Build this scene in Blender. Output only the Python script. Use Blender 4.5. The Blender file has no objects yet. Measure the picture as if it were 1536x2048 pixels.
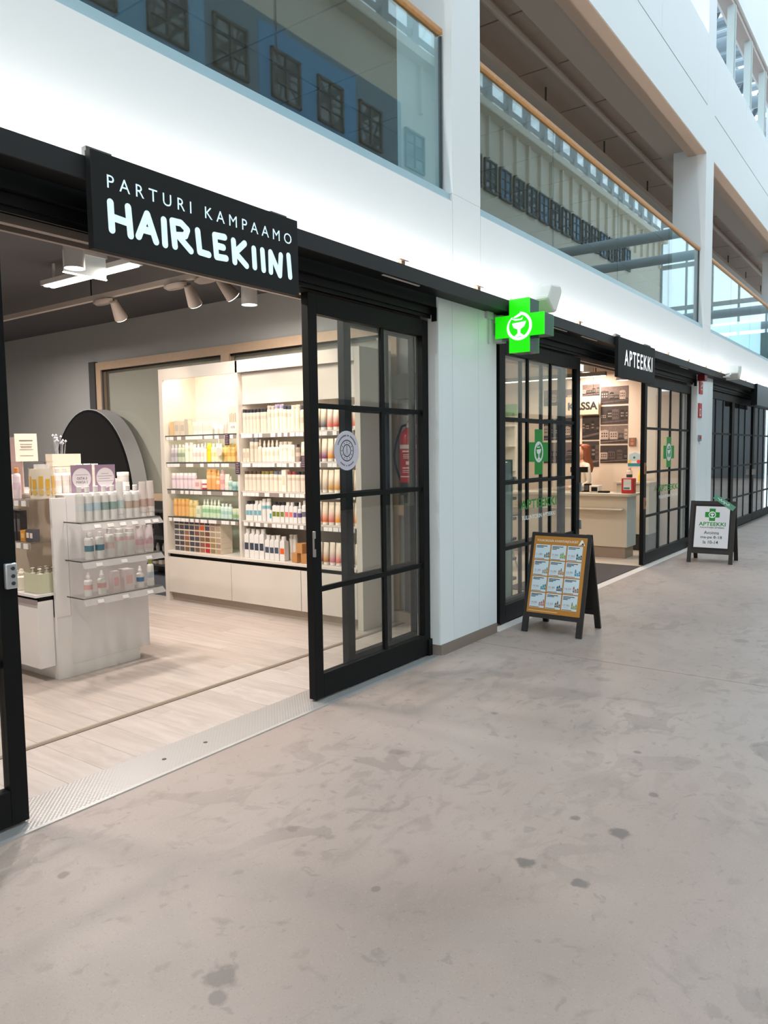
import bpy, math, random
from mathutils import Vector, Matrix
random.seed(7)
SC = bpy.context.scene
COL = SC.collection
R = math.radians
# ------------------------------------------------------------------ camera
FPX = 1506.9
yaw, pit, rol = R(36.06), R(-4.52), R(-.7705)
Fv = Vector((math.cos(yaw)*math.cos(pit), math.sin(yaw)*math.cos(pit), math.sin(pit)))
R0 = Fv.cross(Vector((0, 0, 1))).normalized()
U0 = R0.cross(Fv)
Rv = math.cos(rol)*R0 + math.sin(rol)*U0
Uv = -math.sin(rol)*R0 + math.cos(rol)*U0
cd = bpy.data.cameras.new('camera')
cd.sensor_fit = 'VERTICAL'
cd.sensor_height = 36.0
cd.lens = FPX*36.0/2048
cd.clip_end = 300
cam = bpy.data.objects.new('camera', cd)
COL.objects.link(cam)
mw = Matrix((Rv, Uv, -Fv)).transposed().to_4x4()
mw.translation = Vector((0, 0, 1.55))
cam.matrix_world = mw
SC.camera = cam
# ------------------------------------------------------------------ world and exposure
W = bpy.data.worlds.new('overcast_sky')
SC.world = W
W.use_nodes = True
bg = W.node_tree.nodes['Background']
bg.inputs[0].default_value = (0.70, 0.87, 1.0, 1)
bg.inputs[1].default_value = 3.35
SC.view_settings.view_transform = 'Standard'
SC.view_settings.look = 'None'
SC.view_settings.exposure = 0.0
SC.view_settings.gamma = 1.0
SC.view_settings.use_curve_mapping = False
WARM = (1.0, 0.82, 0.64)
NEUT = (1.0, 0.90, 0.83)


def area(name, loc, size, power, col=WARM, rot=(0, 0, 0), shape='RECTANGLE', sy=None, spread=None):
    l = bpy.data.lights.new(name, 'AREA')
    l.shape = shape
    l.size = size
    if sy:
        l.size_y = sy
    l.energy = power
    l.color = col
    if spread:
        l.spread = spread
    o = bpy.data.objects.new(name, l)
    COL.objects.link(o)
    o.location = loc
    o.rotation_euler = rot
    return o


# ------------------------------------------------------------------ materials
MATS = {}


def mat(name, col, rough=.5, metal=0.0, emit=None, es=1.0, noise=0.0, nscale=20.0, bump=0.0, bscale=200.0, spec=None, coat=0.0, alpha=None, trans=0.0):
    if name in MATS:
        return MATS[name]
    m = bpy.data.materials.new(name)
    m.use_nodes = True
    nt = m.node_tree
    b = nt.nodes['Principled BSDF']
    c = (*col, 1)
    b.inputs['Base Color'].default_value = c
    b.inputs['Roughness'].default_value = rough
    b.inputs['Metallic'].default_value = metal
    if spec is not None:
        b.inputs['Specular IOR Level'].default_value = spec
    if coat:
        b.inputs['Coat Weight'].default_value = coat
        b.inputs['Coat Roughness'].default_value = .05
    if trans:
        b.inputs['Transmission Weight'].default_value = trans
    if emit:
        b.inputs['Emission Color'].default_value = (*emit, 1)
        b.inputs['Emission Strength'].default_value = es
    tc = None
    if noise or bump:
        tc = nt.nodes.new('ShaderNodeTexCoord')
    if noise:
        n = nt.nodes.new('ShaderNodeTexNoise')
        n.inputs['Scale'].default_value = nscale
        n.inputs['Detail'].default_value = 5
        nt.links.new(tc.outputs['Object'], n.inputs['Vector'])
        r = nt.nodes.new('ShaderNodeMapRange')
        r.inputs['To Min'].default_value = 1-noise
        r.inputs['To Max'].default_value = 1+noise
        nt.links.new(n.outputs['Fac'], r.inputs['Value'])
        x = nt.nodes.new('ShaderNodeMix')
        x.data_type = 'RGBA'
        x.blend_type = 'MULTIPLY'
        x.inputs[0].default_value = 1
        x.inputs[6].default_value = c
        nt.links.new(r.outputs[0], x.inputs[7])
        nt.links.new(x.outputs[2], b.inputs['Base Color'])
    if bump:
        n2 = nt.nodes.new('ShaderNodeTexNoise')
        n2.inputs['Scale'].default_value = bscale
        nt.links.new(tc.outputs['Object'], n2.inputs['Vector'])
        bp = nt.nodes.new('ShaderNodeBump')
        bp.inputs['Strength'].default_value = bump
        bp.inputs['Distance'].default_value = .01
        nt.links.new(n2.outputs['Fac'], bp.inputs['Height'])
        nt.links.new(bp.outputs[0], b.inputs['Normal'])
    MATS[name] = m
    return m


def cm(col, rough=.4):
    """plain colour material keyed by its colour"""
    return mat('col_%02x%02x%02x_%d' % (int(col[0]*255), int(col[1]*255), int(col[2]*255), int(rough*100)), col, rough)


def S(r, g, b):
    """sRGB 0-255 to linear"""
    return tuple(((v/255)/12.92 if v/255 <= .04045 else ((v/255+.055)/1.055)**2.4) for v in (r, g, b))


def glass(name, tint=(1, 1, 1), ior=1.5, rough=0.0):
    m = bpy.data.materials.new(name)
    m.use_nodes = True
    nt = m.node_tree
    for n in list(nt.nodes):
        nt.nodes.remove(n)
    o = nt.nodes.new('ShaderNodeOutputMaterial')
    mx = nt.nodes.new('ShaderNodeMixShader')
    t = nt.nodes.new('ShaderNodeBsdfTransparent')
    t.inputs[0].default_value = (*tint, 1)
    g = nt.nodes.new('ShaderNodeBsdfGlossy')
    g.inputs['Roughness'].default_value = rough
    f = nt.nodes.new('ShaderNodeFresnel')
    ge = nt.nodes.new('ShaderNodeNewGeometry')
    mr = nt.nodes.new('ShaderNodeMapRange')
    mr.inputs['To Min'].default_value = ior
    mr.inputs['To Max'].default_value = 1/ior
    nt.links.new(ge.outputs['Backfacing'], mr.inputs['Value'])
    nt.links.new(mr.outputs[0], f.inputs[0])
    nt.links.new(f.outputs[0], mx.inputs[0])
    nt.links.new(t.outputs[0], mx.inputs[1])
    nt.links.new(g.outputs[0], mx.inputs[2])
    nt.links.new(mx.outputs[0], o.inputs[0])
    MATS[name] = m
    return m


GL = glass('clear_glass', (.96, .98, .97))
GLB = glass('balustrade_glass', (.72, .86, .88), 1.8)
ACR = glass('acrylic', (.97, .97, .97), 1.35)
WHITE = mat('white_paint', (.84, .855, .87), .5)
PANEL = mat('white_back_painted_glass', (.88, .95, .985), .25)
BLACK = mat('black_powder_coat', (.006, .0065, .007), .5, spec=.18)
SIGNB = mat('black_sign_face', (.020, .020, .021), .6, spec=.15)
LETTER = mat('lit_letter', (.25, .3, .32), .4, emit=(.62, .83, .92), es=1.0)
GREY = mat('grey_wall_paint', S(178, 180, 179), .8, noise=.04, nscale=3)
DGREY = mat('dark_ceiling_paint', S(84, 84, 86), .9)
LAM = mat('white_laminate', (.70, .65, .585), .4)
LAMW = mat('white_laminate_gloss', (.84, .81, .80), .15)
STEEL = mat('brushed_steel', (.55, .55, .56), .35, 1.0)
ALU = mat('aluminium', (.72, .72, .72), .3, 1.0)
WOODR = mat('oak_handrail', S(196, 140, 84), .45, noise=.2, nscale=30)
OAKF = mat('pale_oak_frame', S(206, 180, 152), .5, noise=.1, nscale=25)
LAMPW = mat('lamp_housing_white', (.75, .74, .72), .4)
GLOW = mat('lamp_glow', (1, 1, 1), .5, emit=(1, .92, .82), es=9)
TAUPE = mat('taupe_plinth', S(140, 128, 118), .5)


# ------------------------------------------------------------------ mesh builder
class M:
    def __init__(s):
        s.v = []
        s.f = []
        s.mi = []

    def add(s, vs, fs, mi=0):
        o = len(s.v)
        s.v += [tuple(p) for p in vs]
        s.f += [tuple(i+o for i in f) for f in fs]
        s.mi += [mi]*len(fs)
        return s

    def box(s, x0, x1, y0, y1, z0, z1, mi=0):
        return s.add([(x0, y0, z0), (x1, y0, z0), (x1, y1, z0), (x0, y1, z0), (x0, y0, z1), (x1, y0, z1), (x1, y1, z1), (x0, y1, z1)],
                     [(0, 3, 2, 1), (4, 5, 6, 7), (0, 1, 5, 4), (1, 2, 6, 5), (2, 3, 7, 6), (3, 0, 4, 7)], mi)

    def cyl(s, p0, p1, r0, r1=None, n=12, mi=0, caps=True):
        r1 = r0 if r1 is None else r1
        p0, p1 = Vector(p0), Vector(p1)
        d = (p1-p0).normalized()
        a = d.orthogonal().normalized()
        b = d.cross(a)
        vs = [p0+(a*math.cos(2*math.pi*i/n)+b*math.sin(2*math.pi*i/n))*r0 for i in range(n)] + \
             [p1+(a*math.cos(2*math.pi*i/n)+b*math.sin(2*math.pi*i/n))*r1 for i in range(n)]
        fs = [(i, (i+1) % n, n+(i+1) % n, n+i) for i in range(n)]
        if caps:
            fs += [tuple(range(n-1, -1, -1)), tuple(range(n, 2*n))]
        return s.add(vs, fs, mi)

    def lathe(s, prof, n=14, c=(0, 0, 0), mi=0, sx=1, sy=1):
        vs = []
        for r, z in prof:
            r = max(r, .0005)
            vs += [(c[0]+r*sx*math.cos(2*math.pi*i/n), c[1]+r*sy*math.sin(2*math.pi*i/n), c[2]+z) for i in range(n)]
        fs = []
        for k in range(len(prof)-1):
            fs += [(k*n+i, k*n+(i+1) % n, (k+1)*n+(i+1) % n, (k+1)*n+i) for i in range(n)]
        return s.add(vs, fs, mi)

    def tube(s, pts, r, n=8, mi=0):
        for a, b in zip(pts[:-1], pts[1:]):
            s.cyl(a, b, r, n=n, mi=mi)
        return s

    def poly(s, pts, fr, d=.002, mi=0):
        """2-D outline on a frame (origin, ux, uz, normal) given thickness d along the normal"""
        o, ux, uz, nn = fr
        n = len(pts)
        vs = [o+ux*u+uz*w for u, w in pts] + [o+ux*u+uz*w+nn*d for u, w in pts]
        fs = [tuple(range(n, 2*n)), tuple(range(n-1, -1, -1))] + [(i, (i+1) % n, n+(i+1) % n, n+i) for i in range(n)]
        return s.add(vs, fs, mi)

    def rect(s, u0, u1, w0, w1, fr, d=.002, mi=0):
        return s.poly([(u0, w0), (u1, w0), (u1, w1), (u0, w1)], fr, d, mi)

    def disc(s, cu, cw, r, fr, d=.002, mi=0, n=24, rw=None):
        rw = rw or r
        return s.poly([(cu+r*math.cos(2*math.pi*i/n), cw+rw*math.sin(2*math.pi*i/n)) for i in range(n)], fr, d, mi)

    def ring(s, cu, cw, r0, r1, fr, d=.002, mi=0, n=28, a0=0, a1=360, k=1.0, taper=False):
        for i in range(n):
            t0, t1 = R(a0+(a1-a0)*i/n), R(a0+(a1-a0)*(i+1)/n)
            q0 = q1 = 1.0
            if taper:
                q0 = min(1, .25+3*i/n)
                q1 = min(1, .25+3*(i+1)/n)
            ro0, ro1 = r0+(r1-r0)*q0, r0+(r1-r0)*q1
            s.poly([(cu+r0*math.cos(t0), cw+r0*math.sin(t0)*k), (cu+ro0*math.cos(t0), cw+ro0*math.sin(t0)*k),
                    (cu+ro1*math.cos(t1), cw+ro1*math.sin(t1)*k), (cu+r0*math.cos(t1), cw+r0*math.sin(t1)*k)], fr, d, mi)
        return s

    def stroke(s, pts, w, fr, d=.004, mi=0):
        for a, b in zip(pts[:-1], pts[1:]):
            dx, dy = b[0]-a[0], b[1]-a[1]
            l = math.hypot(dx, dy) or 1
            nx, ny = -dy/l*w/2, dx/l*w/2
            s.poly([(a[0]-nx, a[1]-ny), (b[0]-nx, b[1]-ny), (b[0]+nx, b[1]+ny), (a[0]+nx, a[1]+ny)], fr, d, mi)
        for p in pts:
            s.disc(p[0], p[1], w/2, fr, d, mi, 12)
        return s

    def mesh(s, name, mats, smooth=True):
        me = bpy.data.meshes.new(name)
        me.from_pydata(s.v, [], s.f)
        for m in (mats if isinstance(mats, (list, tuple)) else [mats]):
            me.materials.append(m)
        me.polygons.foreach_set('material_index', s.mi)
        if smooth:
            me.polygons.foreach_set('use_smooth', [True]*len(me.polygons))
            me.set_sharp_from_angle(angle=R(35))
        me.update()
        return me

    def build(s, name, mats, parent=None, smooth=True, bevel=0):
        o = bpy.data.objects.new(name, s.mesh(name, mats, smooth))
        COL.objects.link(o)
        if parent:
            o.parent = parent
        if bevel:
            b = o.modifiers.new('bevel', 'BEVEL')
            b.width = bevel
            b.segments = 2
            b.limit_method = 'ANGLE'
        return o


def FY(x, y, z):
    return (Vector((x, y, z)), Vector((1, 0, 0)), Vector((0, 0, 1)), Vector((0, -1, 0)))


def FX(x, y, z):
    return (Vector((x, y, z)), Vector((0, -1, 0)), Vector((0, 0, 1)), Vector((-1, 0, 0)))


def tag(o, label, cat=None, group=None, kind=None):
    o['label'] = label
    if cat:
        o['category'] = cat
    if group:
        o['group'] = group
    if kind:
        o['kind'] = kind
    return o


def thing(name, label, cat, loc=(0, 0, 0), rz=0, group=None, kind=None):
    o = bpy.data.objects.new(name, None)
    o.empty_display_size = .05
    COL.objects.link(o)
    o.location = loc
    o.rotation_euler = (0, 0, rz)
    return tag(o, label, cat, group, kind)


def struct(name, label):
    return thing(name, label, None, kind='structure')


def dup(o, parent=None):
    c = o.copy()
    COL.objects.link(c)
    c.parent = parent
    for ch in list(o.children):
        dup(ch, c)
    return c


def bx(name, b, m, parent=None, bevel=0):
    return M().box(*b).build(name, m, parent, True, bevel)


def text(name, s, fr, w, h, m, parent=None, bold=0.0, d=.002, spacing=1.0, split=False):
    """letters fitted into a w x h box on a frame"""
    c = bpy.data.curves.new('t', 'FONT')
    c.body = s
    c.size = 1
    c.offset = 0 if 'M' in s else bold
    c.space_character = spacing
    c.resolution_u = 3
    t = bpy.data.objects.new('t', c)
    COL.objects.link(t)
    me = bpy.data.meshes.new_from_object(t.evaluated_get(bpy.context.evaluated_depsgraph_get()))
    bpy.data.objects.remove(t)
    bpy.data.curves.remove(c)
    xs = [v.co.x for v in me.vertices]
    ys = [v.co.y for v in me.vertices]
    x0, y0 = min(xs), min(ys)
    kx = w/(max(xs)-x0)
    ky = h/(max(ys)-y0)
    o, ux, uz, nn = fr
    for v in me.vertices:
        v.co = o+ux*((v.co.x-x0)*kx)+uz*((v.co.y-y0)*ky)+nn*d
    me.materials.clear()
    me.materials.append(m)
    me.name = name
    if split:
        pa = list(range(len(me.vertices)))

        def fd(i):
            while pa[i] != i:
                pa[i] = pa[pa[i]]
                i = pa[i]
            return i
        for e in me.edges:
            pa[fd(e.vertices[0])] = fd(e.vertices[1])
        isl = {}
        for f in me.polygons:
            isl.setdefault(fd(f.vertices[0]), []).append(tuple(f.vertices))
        for fs_ in sorted(isl.values(), key=lambda q: (me.vertices[q[0][0]].co-o).dot(ux)):
            ids = sorted({i for f in fs_ for i in f})
            mp = {i: k for k, i in enumerate(ids)}
            q = M().add([me.vertices[i].co for i in ids], [tuple(mp[i] for i in f) for f in fs_])
            q.build('letter', m, parent, False)
        return None
    ob = bpy.data.objects.new(name, me)
    COL.objects.link(ob)
    if parent:
        ob.parent = parent
    return ob


ORD = ['first', 'second', 'third', 'fourth', 'fifth', 'sixth', 'seventh', 'eighth', 'ninth', 'tenth', 'eleventh', 'twelfth', 'thirteenth',
       'fourteenth', 'fifteenth', 'sixteenth', 'seventeenth', 'eighteenth', 'nineteenth', 'twentieth', 'twenty-first', 'twenty-second']
FP = 2.97      # face of piers, columns and fascia
XL, XR = -7.0, 32.0

# ================================================================== SETTING
# ---- concrete floor


def concrete():
    m = bpy.data.materials.new('worn_concrete')
    m.use_nodes = True
    nt = m.node_tree
    N, L = nt.nodes, nt.links
    b = N['Principled BSDF']
    tc = N.new('ShaderNodeTexCoord')

    def noise(scale, detail, dist=0.0, stretch=None):
        n = N.new('ShaderNodeTexNoise')
        n.inputs['Scale'].default_value = scale
        n.inputs['Detail'].default_value = detail
        n.inputs['Distortion'].default_value = dist
        if stretch:
            mp = N.new('ShaderNodeMapping')
            mp.inputs['Scale'].default_value = stretch
            mp.inputs['Rotation'].default_value = (0, 0, .6)
            L.new(tc.outputs['Object'], mp.inputs[0])
            L.new(mp.outputs[0], n.inputs['Vector'])
        else:
            L.new(tc.outputs['Object'], n.inputs['Vector'])
        return n.outputs['Fac']

    def ramp(src, a, bb):
        r = N.new('ShaderNodeMapRange')
        r.inputs['From Min'].default_value = a
        r.inputs['From Max'].default_value = bb
        L.new(src, r.inputs['Value'])
        return r.outputs[0]

    def mixc(fac, c1, c2, k=1.0):
        x = N.new('ShaderNodeMix')
        x.data_type = 'RGBA'
        if k != 1.0:
            mm = N.new('ShaderNodeMath')
            mm.operation = 'MULTIPLY'
            L.new(fac, mm.inputs[0])
            mm.inputs[1].default_value = k
            fac = mm.outputs[0]
        L.new(fac, x.inputs[0])
        for i, c in ((6, c1), (7, c2)):
            if isinstance(c, tuple):
                x.inputs[i].default_value = (*c, 1)
            else:
                L.new(c, x.inputs[i])
        return x.outputs[2]
    c = mixc(ramp(noise(1.1, 6, .3), .35, .65), S(168, 149, 139), S(154, 136, 126))
    c = mixc(ramp(noise(.35, 3), .42, .62), c, S(172, 158, 150), .6)

    def mul(a, b_):
        mm = N.new('ShaderNodeMath')
        mm.operation = 'MULTIPLY'
        L.new(a, mm.inputs[0])
        L.new(b_, mm.inputs[1])
        return mm.outputs[0]
    patch = ramp(noise(.8, 2), .40, .60)
    c = mixc(mul(ramp(noise(5.5, 12, .5, (1, 2.2, 1)), .54, .64), patch), c, S(120, 106, 98), .30)
    c = mixc(mul(ramp(noise(2.6, 14, 1.4), .585, .61), patch), c, S(108, 97, 91), .30)
    c = mixc(ramp(noise(14, 10, .8), .63, .68), c, S(118, 106, 99), .35)
    c = mixc(ramp(noise(9, 8, .4), .60, .75), c, S(122, 108, 100), .5)
    c = mixc(ramp(noise(90, 3), .60, .72), c, S(184, 166, 152), .35)
    c = mixc(ramp(noise(140, 2), .62, .74), c, S(92, 82, 76), .4)
    # individual dark stains with wobbly outlines
    wob = noise(22, 4)
    for (x, y, r, k) in ((2.51, 1.19, .035, .75), (2.93, .97, .042, .75), (2.5, .97, .03, .7), (1.42, 1.66, .05, .6), (1.46, 2.56, .022, .6), (3.35, .96, .022, .6),
                         (2.95, 1.17, .02, .6), (3.79, 1.17, .02, .6), (1.36, 1.60, .03, .55), (4.9, 1.75, .05, .3), (3.1, 2.2, .04, .35), (2.2, 2.1, .03, .4), (4.4, 2.5, .035, .4),
                         (2.05, 1.55, .018, .5), (3.9, 2.05, .02, .5), (6.5, 1.2, .06, .4)):
        vd = N.new('ShaderNodeVectorMath')
        vd.operation = 'DISTANCE'
        L.new(tc.outputs['Object'], vd.inputs[0])
        vd.inputs[1].default_value = (x, y, 0)
        ad = N.new('ShaderNodeMath')
        ad.operation = 'MULTIPLY_ADD'
        L.new(wob, ad.inputs[0])
        ad.inputs[1].default_value = r*1.6
        L.new(vd.outputs['Value'], ad.inputs[2])
        f = N.new('ShaderNodeMapRange')
        f.inputs['From Min'].default_value = r*1.95
        f.inputs['From Max'].default_value = r*1.55
        L.new(ad.outputs[0], f.inputs['Value'])
        c = mixc(f.outputs[0], c, S(98, 90, 86), k)
    L.new(c, b.inputs['Base Color'])
    rr = N.new('ShaderNodeMapRange')
    rr.inputs['To Min'].default_value = .34
    rr.inputs['To Max'].default_value = .62
    L.new(noise(2.5, 6), rr.inputs['Value'])
    L.new(rr.outputs[0], b.inputs['Roughness'])
    bp = N.new('ShaderNodeBump')
    bp.inputs['Strength'].default_value = .12
    bp.inputs['Distance'].default_value = .004
    L.new(noise(60, 6), bp.inputs['Height'])
    L.new(bp.outputs[0], b.inputs['Normal'])
    return m


CONC = concrete()
fl = struct('floor', 'worn beige concrete floor of the arcade')
bx('slab', (-10, 5.317, -6, FP, -.12, 0), CONC, fl)
bx('slab', (5.323, 42, -6, FP, -.12, 0), CONC, fl)
bx('joint_filler', (5.30, 5.34, -6, FP, -.11, -.006), mat('joint_dark', (.10, .09, .085), .9), fl)


def plankmat(i, c):
    m = bpy.data.materials.new('washed_oak_%d' % i)
    m.use_nodes = True
    nt = m.node_tree
    b = nt.nodes['Principled BSDF']
    tc = nt.nodes.new('ShaderNodeTexCoord')
    mp = nt.nodes.new('ShaderNodeMapping')
    mp.inputs['Scale'].default_value = (14, 1.4, 1)
    oi = nt.nodes.new('ShaderNodeObjectInfo')
    ad = nt.nodes.new('ShaderNodeVectorMath')
    ad.operation = 'ADD'
    sc = nt.nodes.new('ShaderNodeVectorMath')
    sc.operation = 'SCALE'
    sc.inputs[3].default_value = 3.7
    nt.links.new(oi.outputs['Location'], sc.inputs[0])
    nt.links.new(tc.outputs['Object'], ad.inputs[0])
    nt.links.new(sc.outputs[0], ad.inputs[1])
    nt.links.new(ad.outputs[0], mp.inputs[0])
    n = nt.nodes.new('ShaderNodeTexNoise')
    n.inputs['Scale'].default_value = 1.5
    n.inputs['Detail'].default_value = 6
    n.inputs['Distortion'].default_value = .4
    nt.links.new(mp.outputs[0], n.inputs['Vector'])
    r = nt.nodes.new('ShaderNodeValToRGB')
    r.color_ramp.elements[0].position = .3
    r.color_ramp.elements[0].color = (*[v*.84 for v in c], 1)
    r.color_ramp.elements[1].position = .7
    r.color_ramp.elements[1].color = (*[min(1, v*1.06) for v in c], 1)
    nt.links.new(n.outputs['Fac'], r.inputs[0])
    nt.links.new(r.outputs[0], b.inputs['Base Color'])
    b.inputs['Roughness'].default_value = .42
    return m


PL = [plankmat(0, S(198, 185, 177)), plankmat(1, S(202, 190, 182)), plankmat(2, S(193, 180, 171))]
fs = struct('floor_salon', 'whitewashed plank floor of the hair salon')
bx('subfloor', (-4, 5.66, FP, 11.6, -.12, -.012), mat('subfloor_grey', (.42, .38, .34), .9), fs)
pmesh = []
for k in range(3):
    q = M()
    w, l, e = .095, .645, .002
    q.add([(-w, -l, -.012), (w, -l, -.012), (w, l, -.012), (-w, l, -.012), (-w, -l, -.0012), (w, -l, -.0012), (w, l, -.0012), (-w, l, -.0012),
           (-w+e, -l+e, 0), (w-e, -l+e, 0), (w-e, l-e, 0), (-w+e, l-e, 0)],
          [(0, 1, 5, 4), (1, 2, 6, 5), (2, 3, 7, 6), (3, 0, 4, 7), (4, 5, 9, 8), (5, 6, 10, 9), (6, 7, 11, 10), (7, 4, 8, 11), (8, 9, 10, 11)])
    pmesh.append(q.mesh('plank', PL[k], False))
for i in range(24):
    for j in range(6):
        o = bpy.data.objects.new('plank', pmesh[random.randrange(3)])
        COL.objects.link(o)
        o.parent = fs
        yy = 3.27+.645+j*1.291-[0, .43, .86][i % 3]
        y0, y1 = max(yy-.645, 3.262), min(yy+.645, 9.8)
        o.location = (1.15+.095+i*.191, (y0+y1)/2, 0)
        o.scale = (1, max(.02, (y1-y0)/1.29), 1)
bx('plank_field', (-4, 1.148, 3.262, 9.8, -.012, 0), PL[0], fs)
bx('plank_field', (1.148, 5.66, 9.8, 11.6, -.012, 0), PL[1], fs)


def dimple():
    m = bpy.data.materials.new('dimpled_steel')
    m.use_nodes = True
    nt = m.node_tree
    b = nt.nodes['Principled BSDF']
    b.inputs['Base Color'].default_value = (.46, .44, .425, 1)
    b.inputs['Metallic'].default_value = .5
    b.inputs['Roughness'].default_value = .42
    tc = nt.nodes.new('ShaderNodeTexCoord')
    v = nt.nodes.new('ShaderNodeTexVoronoi')
    v.inputs['Scale'].default_value = 62
    v.inputs['Randomness'].default_value = 0
    mp = nt.nodes.new('ShaderNodeMapping')
    mp.inputs['Rotation'].default_value = (0, 0, R(45))
    nt.links.new(tc.outputs['Object'], mp.inputs[0])
    nt.links.new(mp.outputs[0], v.inputs['Vector'])
    bp = nt.nodes.new('ShaderNodeBump')
    bp.inputs['Strength'].default_value = .4
    bp.inputs['Distance'].default_value = .006
    bp.invert = True
    nt.links.new(v.outputs['Distance'], bp.inputs['Height'])
    nt.links.new(bp.outputs[0], b.inputs['Normal'])
    return m


th = struct('trim_1', 'dimpled steel threshold plate along the salon front')
bx('plate', (-4, 4.8, 2.987, 3.262, -.01, .004), dimple(), th)
bx('edge_strip', (-4, 4.82, 2.965, 2.987, -.01, .006), mat('edge_alu', (.62, .61, .60), .35, .6), th)
for x in (2.35, 2.62, 3.9):
    M().lathe([(.012, 0), (.011, .002), (0, .002)], 12, (x, 3.12, .004)).build('screw', mat('screw_dark', (.12, .11, .1), .4, .8), th)
tr = struct('trim_2', 'slim brass coloured floor track inside the salon entrance')
bx('rail', (-4, 5.62, 3.828, 3.858, -.005, .004), mat('track_brown', S(126, 112, 100), .5), tr)
bx('rail', (-4, 5.62, 3.860, 3.878, -.005, .003), mat('track_gold', S(168, 154, 134), .4, .3), tr)

# ---- facade
wf = struct('wall_front', 'white shopfront facade of the arcade')
SE = [XL, -2.65, -2.22, 5.0, 5.43, 12.6, 13.08, 20.25, 20.7, XR]
for a, b in zip(SE[:-1], SE[1:]):
    bx('fascia_panel', (a+.003, b-.003, FP, 3.25, 2.70, 3.41 if b-a > 1 else 3.47), WHITE, wf)
COLS = [(-2.65, -2.22), (5.0, 5.43), (12.6, 13.08), (20.25, 20.7), (27.9, 28.35)]
for a, b in COLS:
    bx('column', (a, b, FP, 3.46, 3.472, 11.0), WHITE, wf)
BAYS = [(XL, -2.65), (-2.22, 5.0), (5.43, 12.6), (13.08, 20.25), (20.7, 27.9)]
SILL = mat('sill_metal', S(176, 204, 216), .3, .2)
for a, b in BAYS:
    bx('sill', (a+.002, b-.002, 2.99, 3.25, 3.412, 3.468), SILL, wf)
    # deep spandrel above the gallery opening
    bx('spandrel_panel', (a+.002, b-.002, FP, 3.24, 6.07, 6.755), WHITE, wf)
    nx = max(1, round((b-a)/2.4))
    for k in range(nx):
        bx('spandrel_panel', (a+(b-a)*k/nx+.003, a+(b-a)*(k+1)/nx-.003, FP, 3.24, 6.772, 7.80), WHITE, wf)
    bx('spandrel_soffit', (a+.002, b-.002, FP+.004, 3.238, 6.055, 6.069), mat('soffit_uplight_tan', S(214, 186, 164), .7), wf)  # tan colour carries the warm gallery light on the spandrel underside
    bx('shadow_gap', (a, b, 3.0, 3.2, 6.754, 6.773), mat('gap_dark', (.05, .05, .05), .9), wf)
    bx('parapet_panel', (a+.002, b-.002, FP, 3.3, 9.18, 11.0), WHITE, wf)
    bx('window_head', (a, b, 3.02, 3.22, 9.08, 9.178), mat('head_pink', S(205, 190, 186), .5), wf)
    np_ = max(2, round((b-a)/1.43))
    for k in range(1, np_):
        xx = a+(b-a)*k/np_
        p = M().box(xx-.06, xx+.06, 3.0, 3.11, 7.80, 9.08)
        p.box(xx-.025, xx+.025, 2.985, 3.125, 7.80, 9.08)
        p.build('window_post', mat('post_grey', S(196, 204, 202), .5), wf)

# ---- gallery above: slab, ceiling panels, services
gs = struct('floor_gallery', 'floor slab of the upper gallery')
bx('slab', (XL, XR, 3.25, 10.5, 3.2, 3.46), mat('slab_grey', (.5, .46, .42), .8), gs)
gw = struct('wall_gallery', 'shaded rear wall of the upper gallery')
bx('panel', (XL, XR, 10.3, 10.5, 3.46, 6.6), mat('gallery_wall', S(150, 140, 130), .8), gw)
gc = struct('ceiling_gallery', 'beige panelled ceiling of the upper gallery')
CEIL = mat('ceiling_taupe', S(204, 180, 162), .75, noise=.04, nscale=2)
bx('backing', (XL, XR, 3.24, 10.5, 6.40, 6.6), mat('ceiling_gap', (.28, .24, .21), .9), gc)
cp = M().box(-.64, .64, -.74, .74, -.03, .03).mesh('ceiling_panel', CEIL, False)
for i in range(22):
    for j in range(4):
        o = bpy.data.objects.new('ceiling_panel', cp)
        COL.objects.link(o)
        o.parent = gc
        o.location = (-.6+i*1.31, 4.45+j*1.51, 6.37)
bx('edge_box', (XL, XR, 3.24, 3.66, 6.16, 6.399), mat('edge_box_taupe', S(204, 186, 172), .7), gc)
PIPE = mat('pipe_taupe', S(200, 182, 168), .55)
sp = thing('service_pipe', 'long taupe ceiling pipe under the gallery ceiling', 'pipe', (0, 0, 0))
M().cyl((XL, 3.95, 6.24), (XR, 3.95, 6.24), .045, n=10).build('pipe', PIPE, sp)
for k in range(14):
    bx('hanger', (.4+k*2.2, .42+k*2.2, 3.94, 3.96, 6.24, 6.34), PIPE, sp)
ct = thing('cable_tray', 'perforated cable tray hung below the gallery ceiling', 'cable tray', (0, 0, 0))
bx('tray', (XL, XR, 4.22, 4.42, 5.98, 5.99), PIPE, ct)
bx('flange', (XL, XR, 4.21, 4.22, 5.98, 6.05), PIPE, ct)
bx('flange', (XL, XR, 4.42, 4.43, 5.98, 6.05), PIPE, ct)
for k in range(14):
    xx = .9+k*2.2
    bx('hanger_rod', (xx-.008, xx+.008, 4.31, 4.33, 5.99, 6.34), mat('rod_dark', (.06, .055, .05), .6), ct)
    bx('clamp', (xx-.07, xx+.07, 4.26, 4.38, 6.05, 6.10), mat('rod_dark', (.06, .055, .05), .6), ct)

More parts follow.
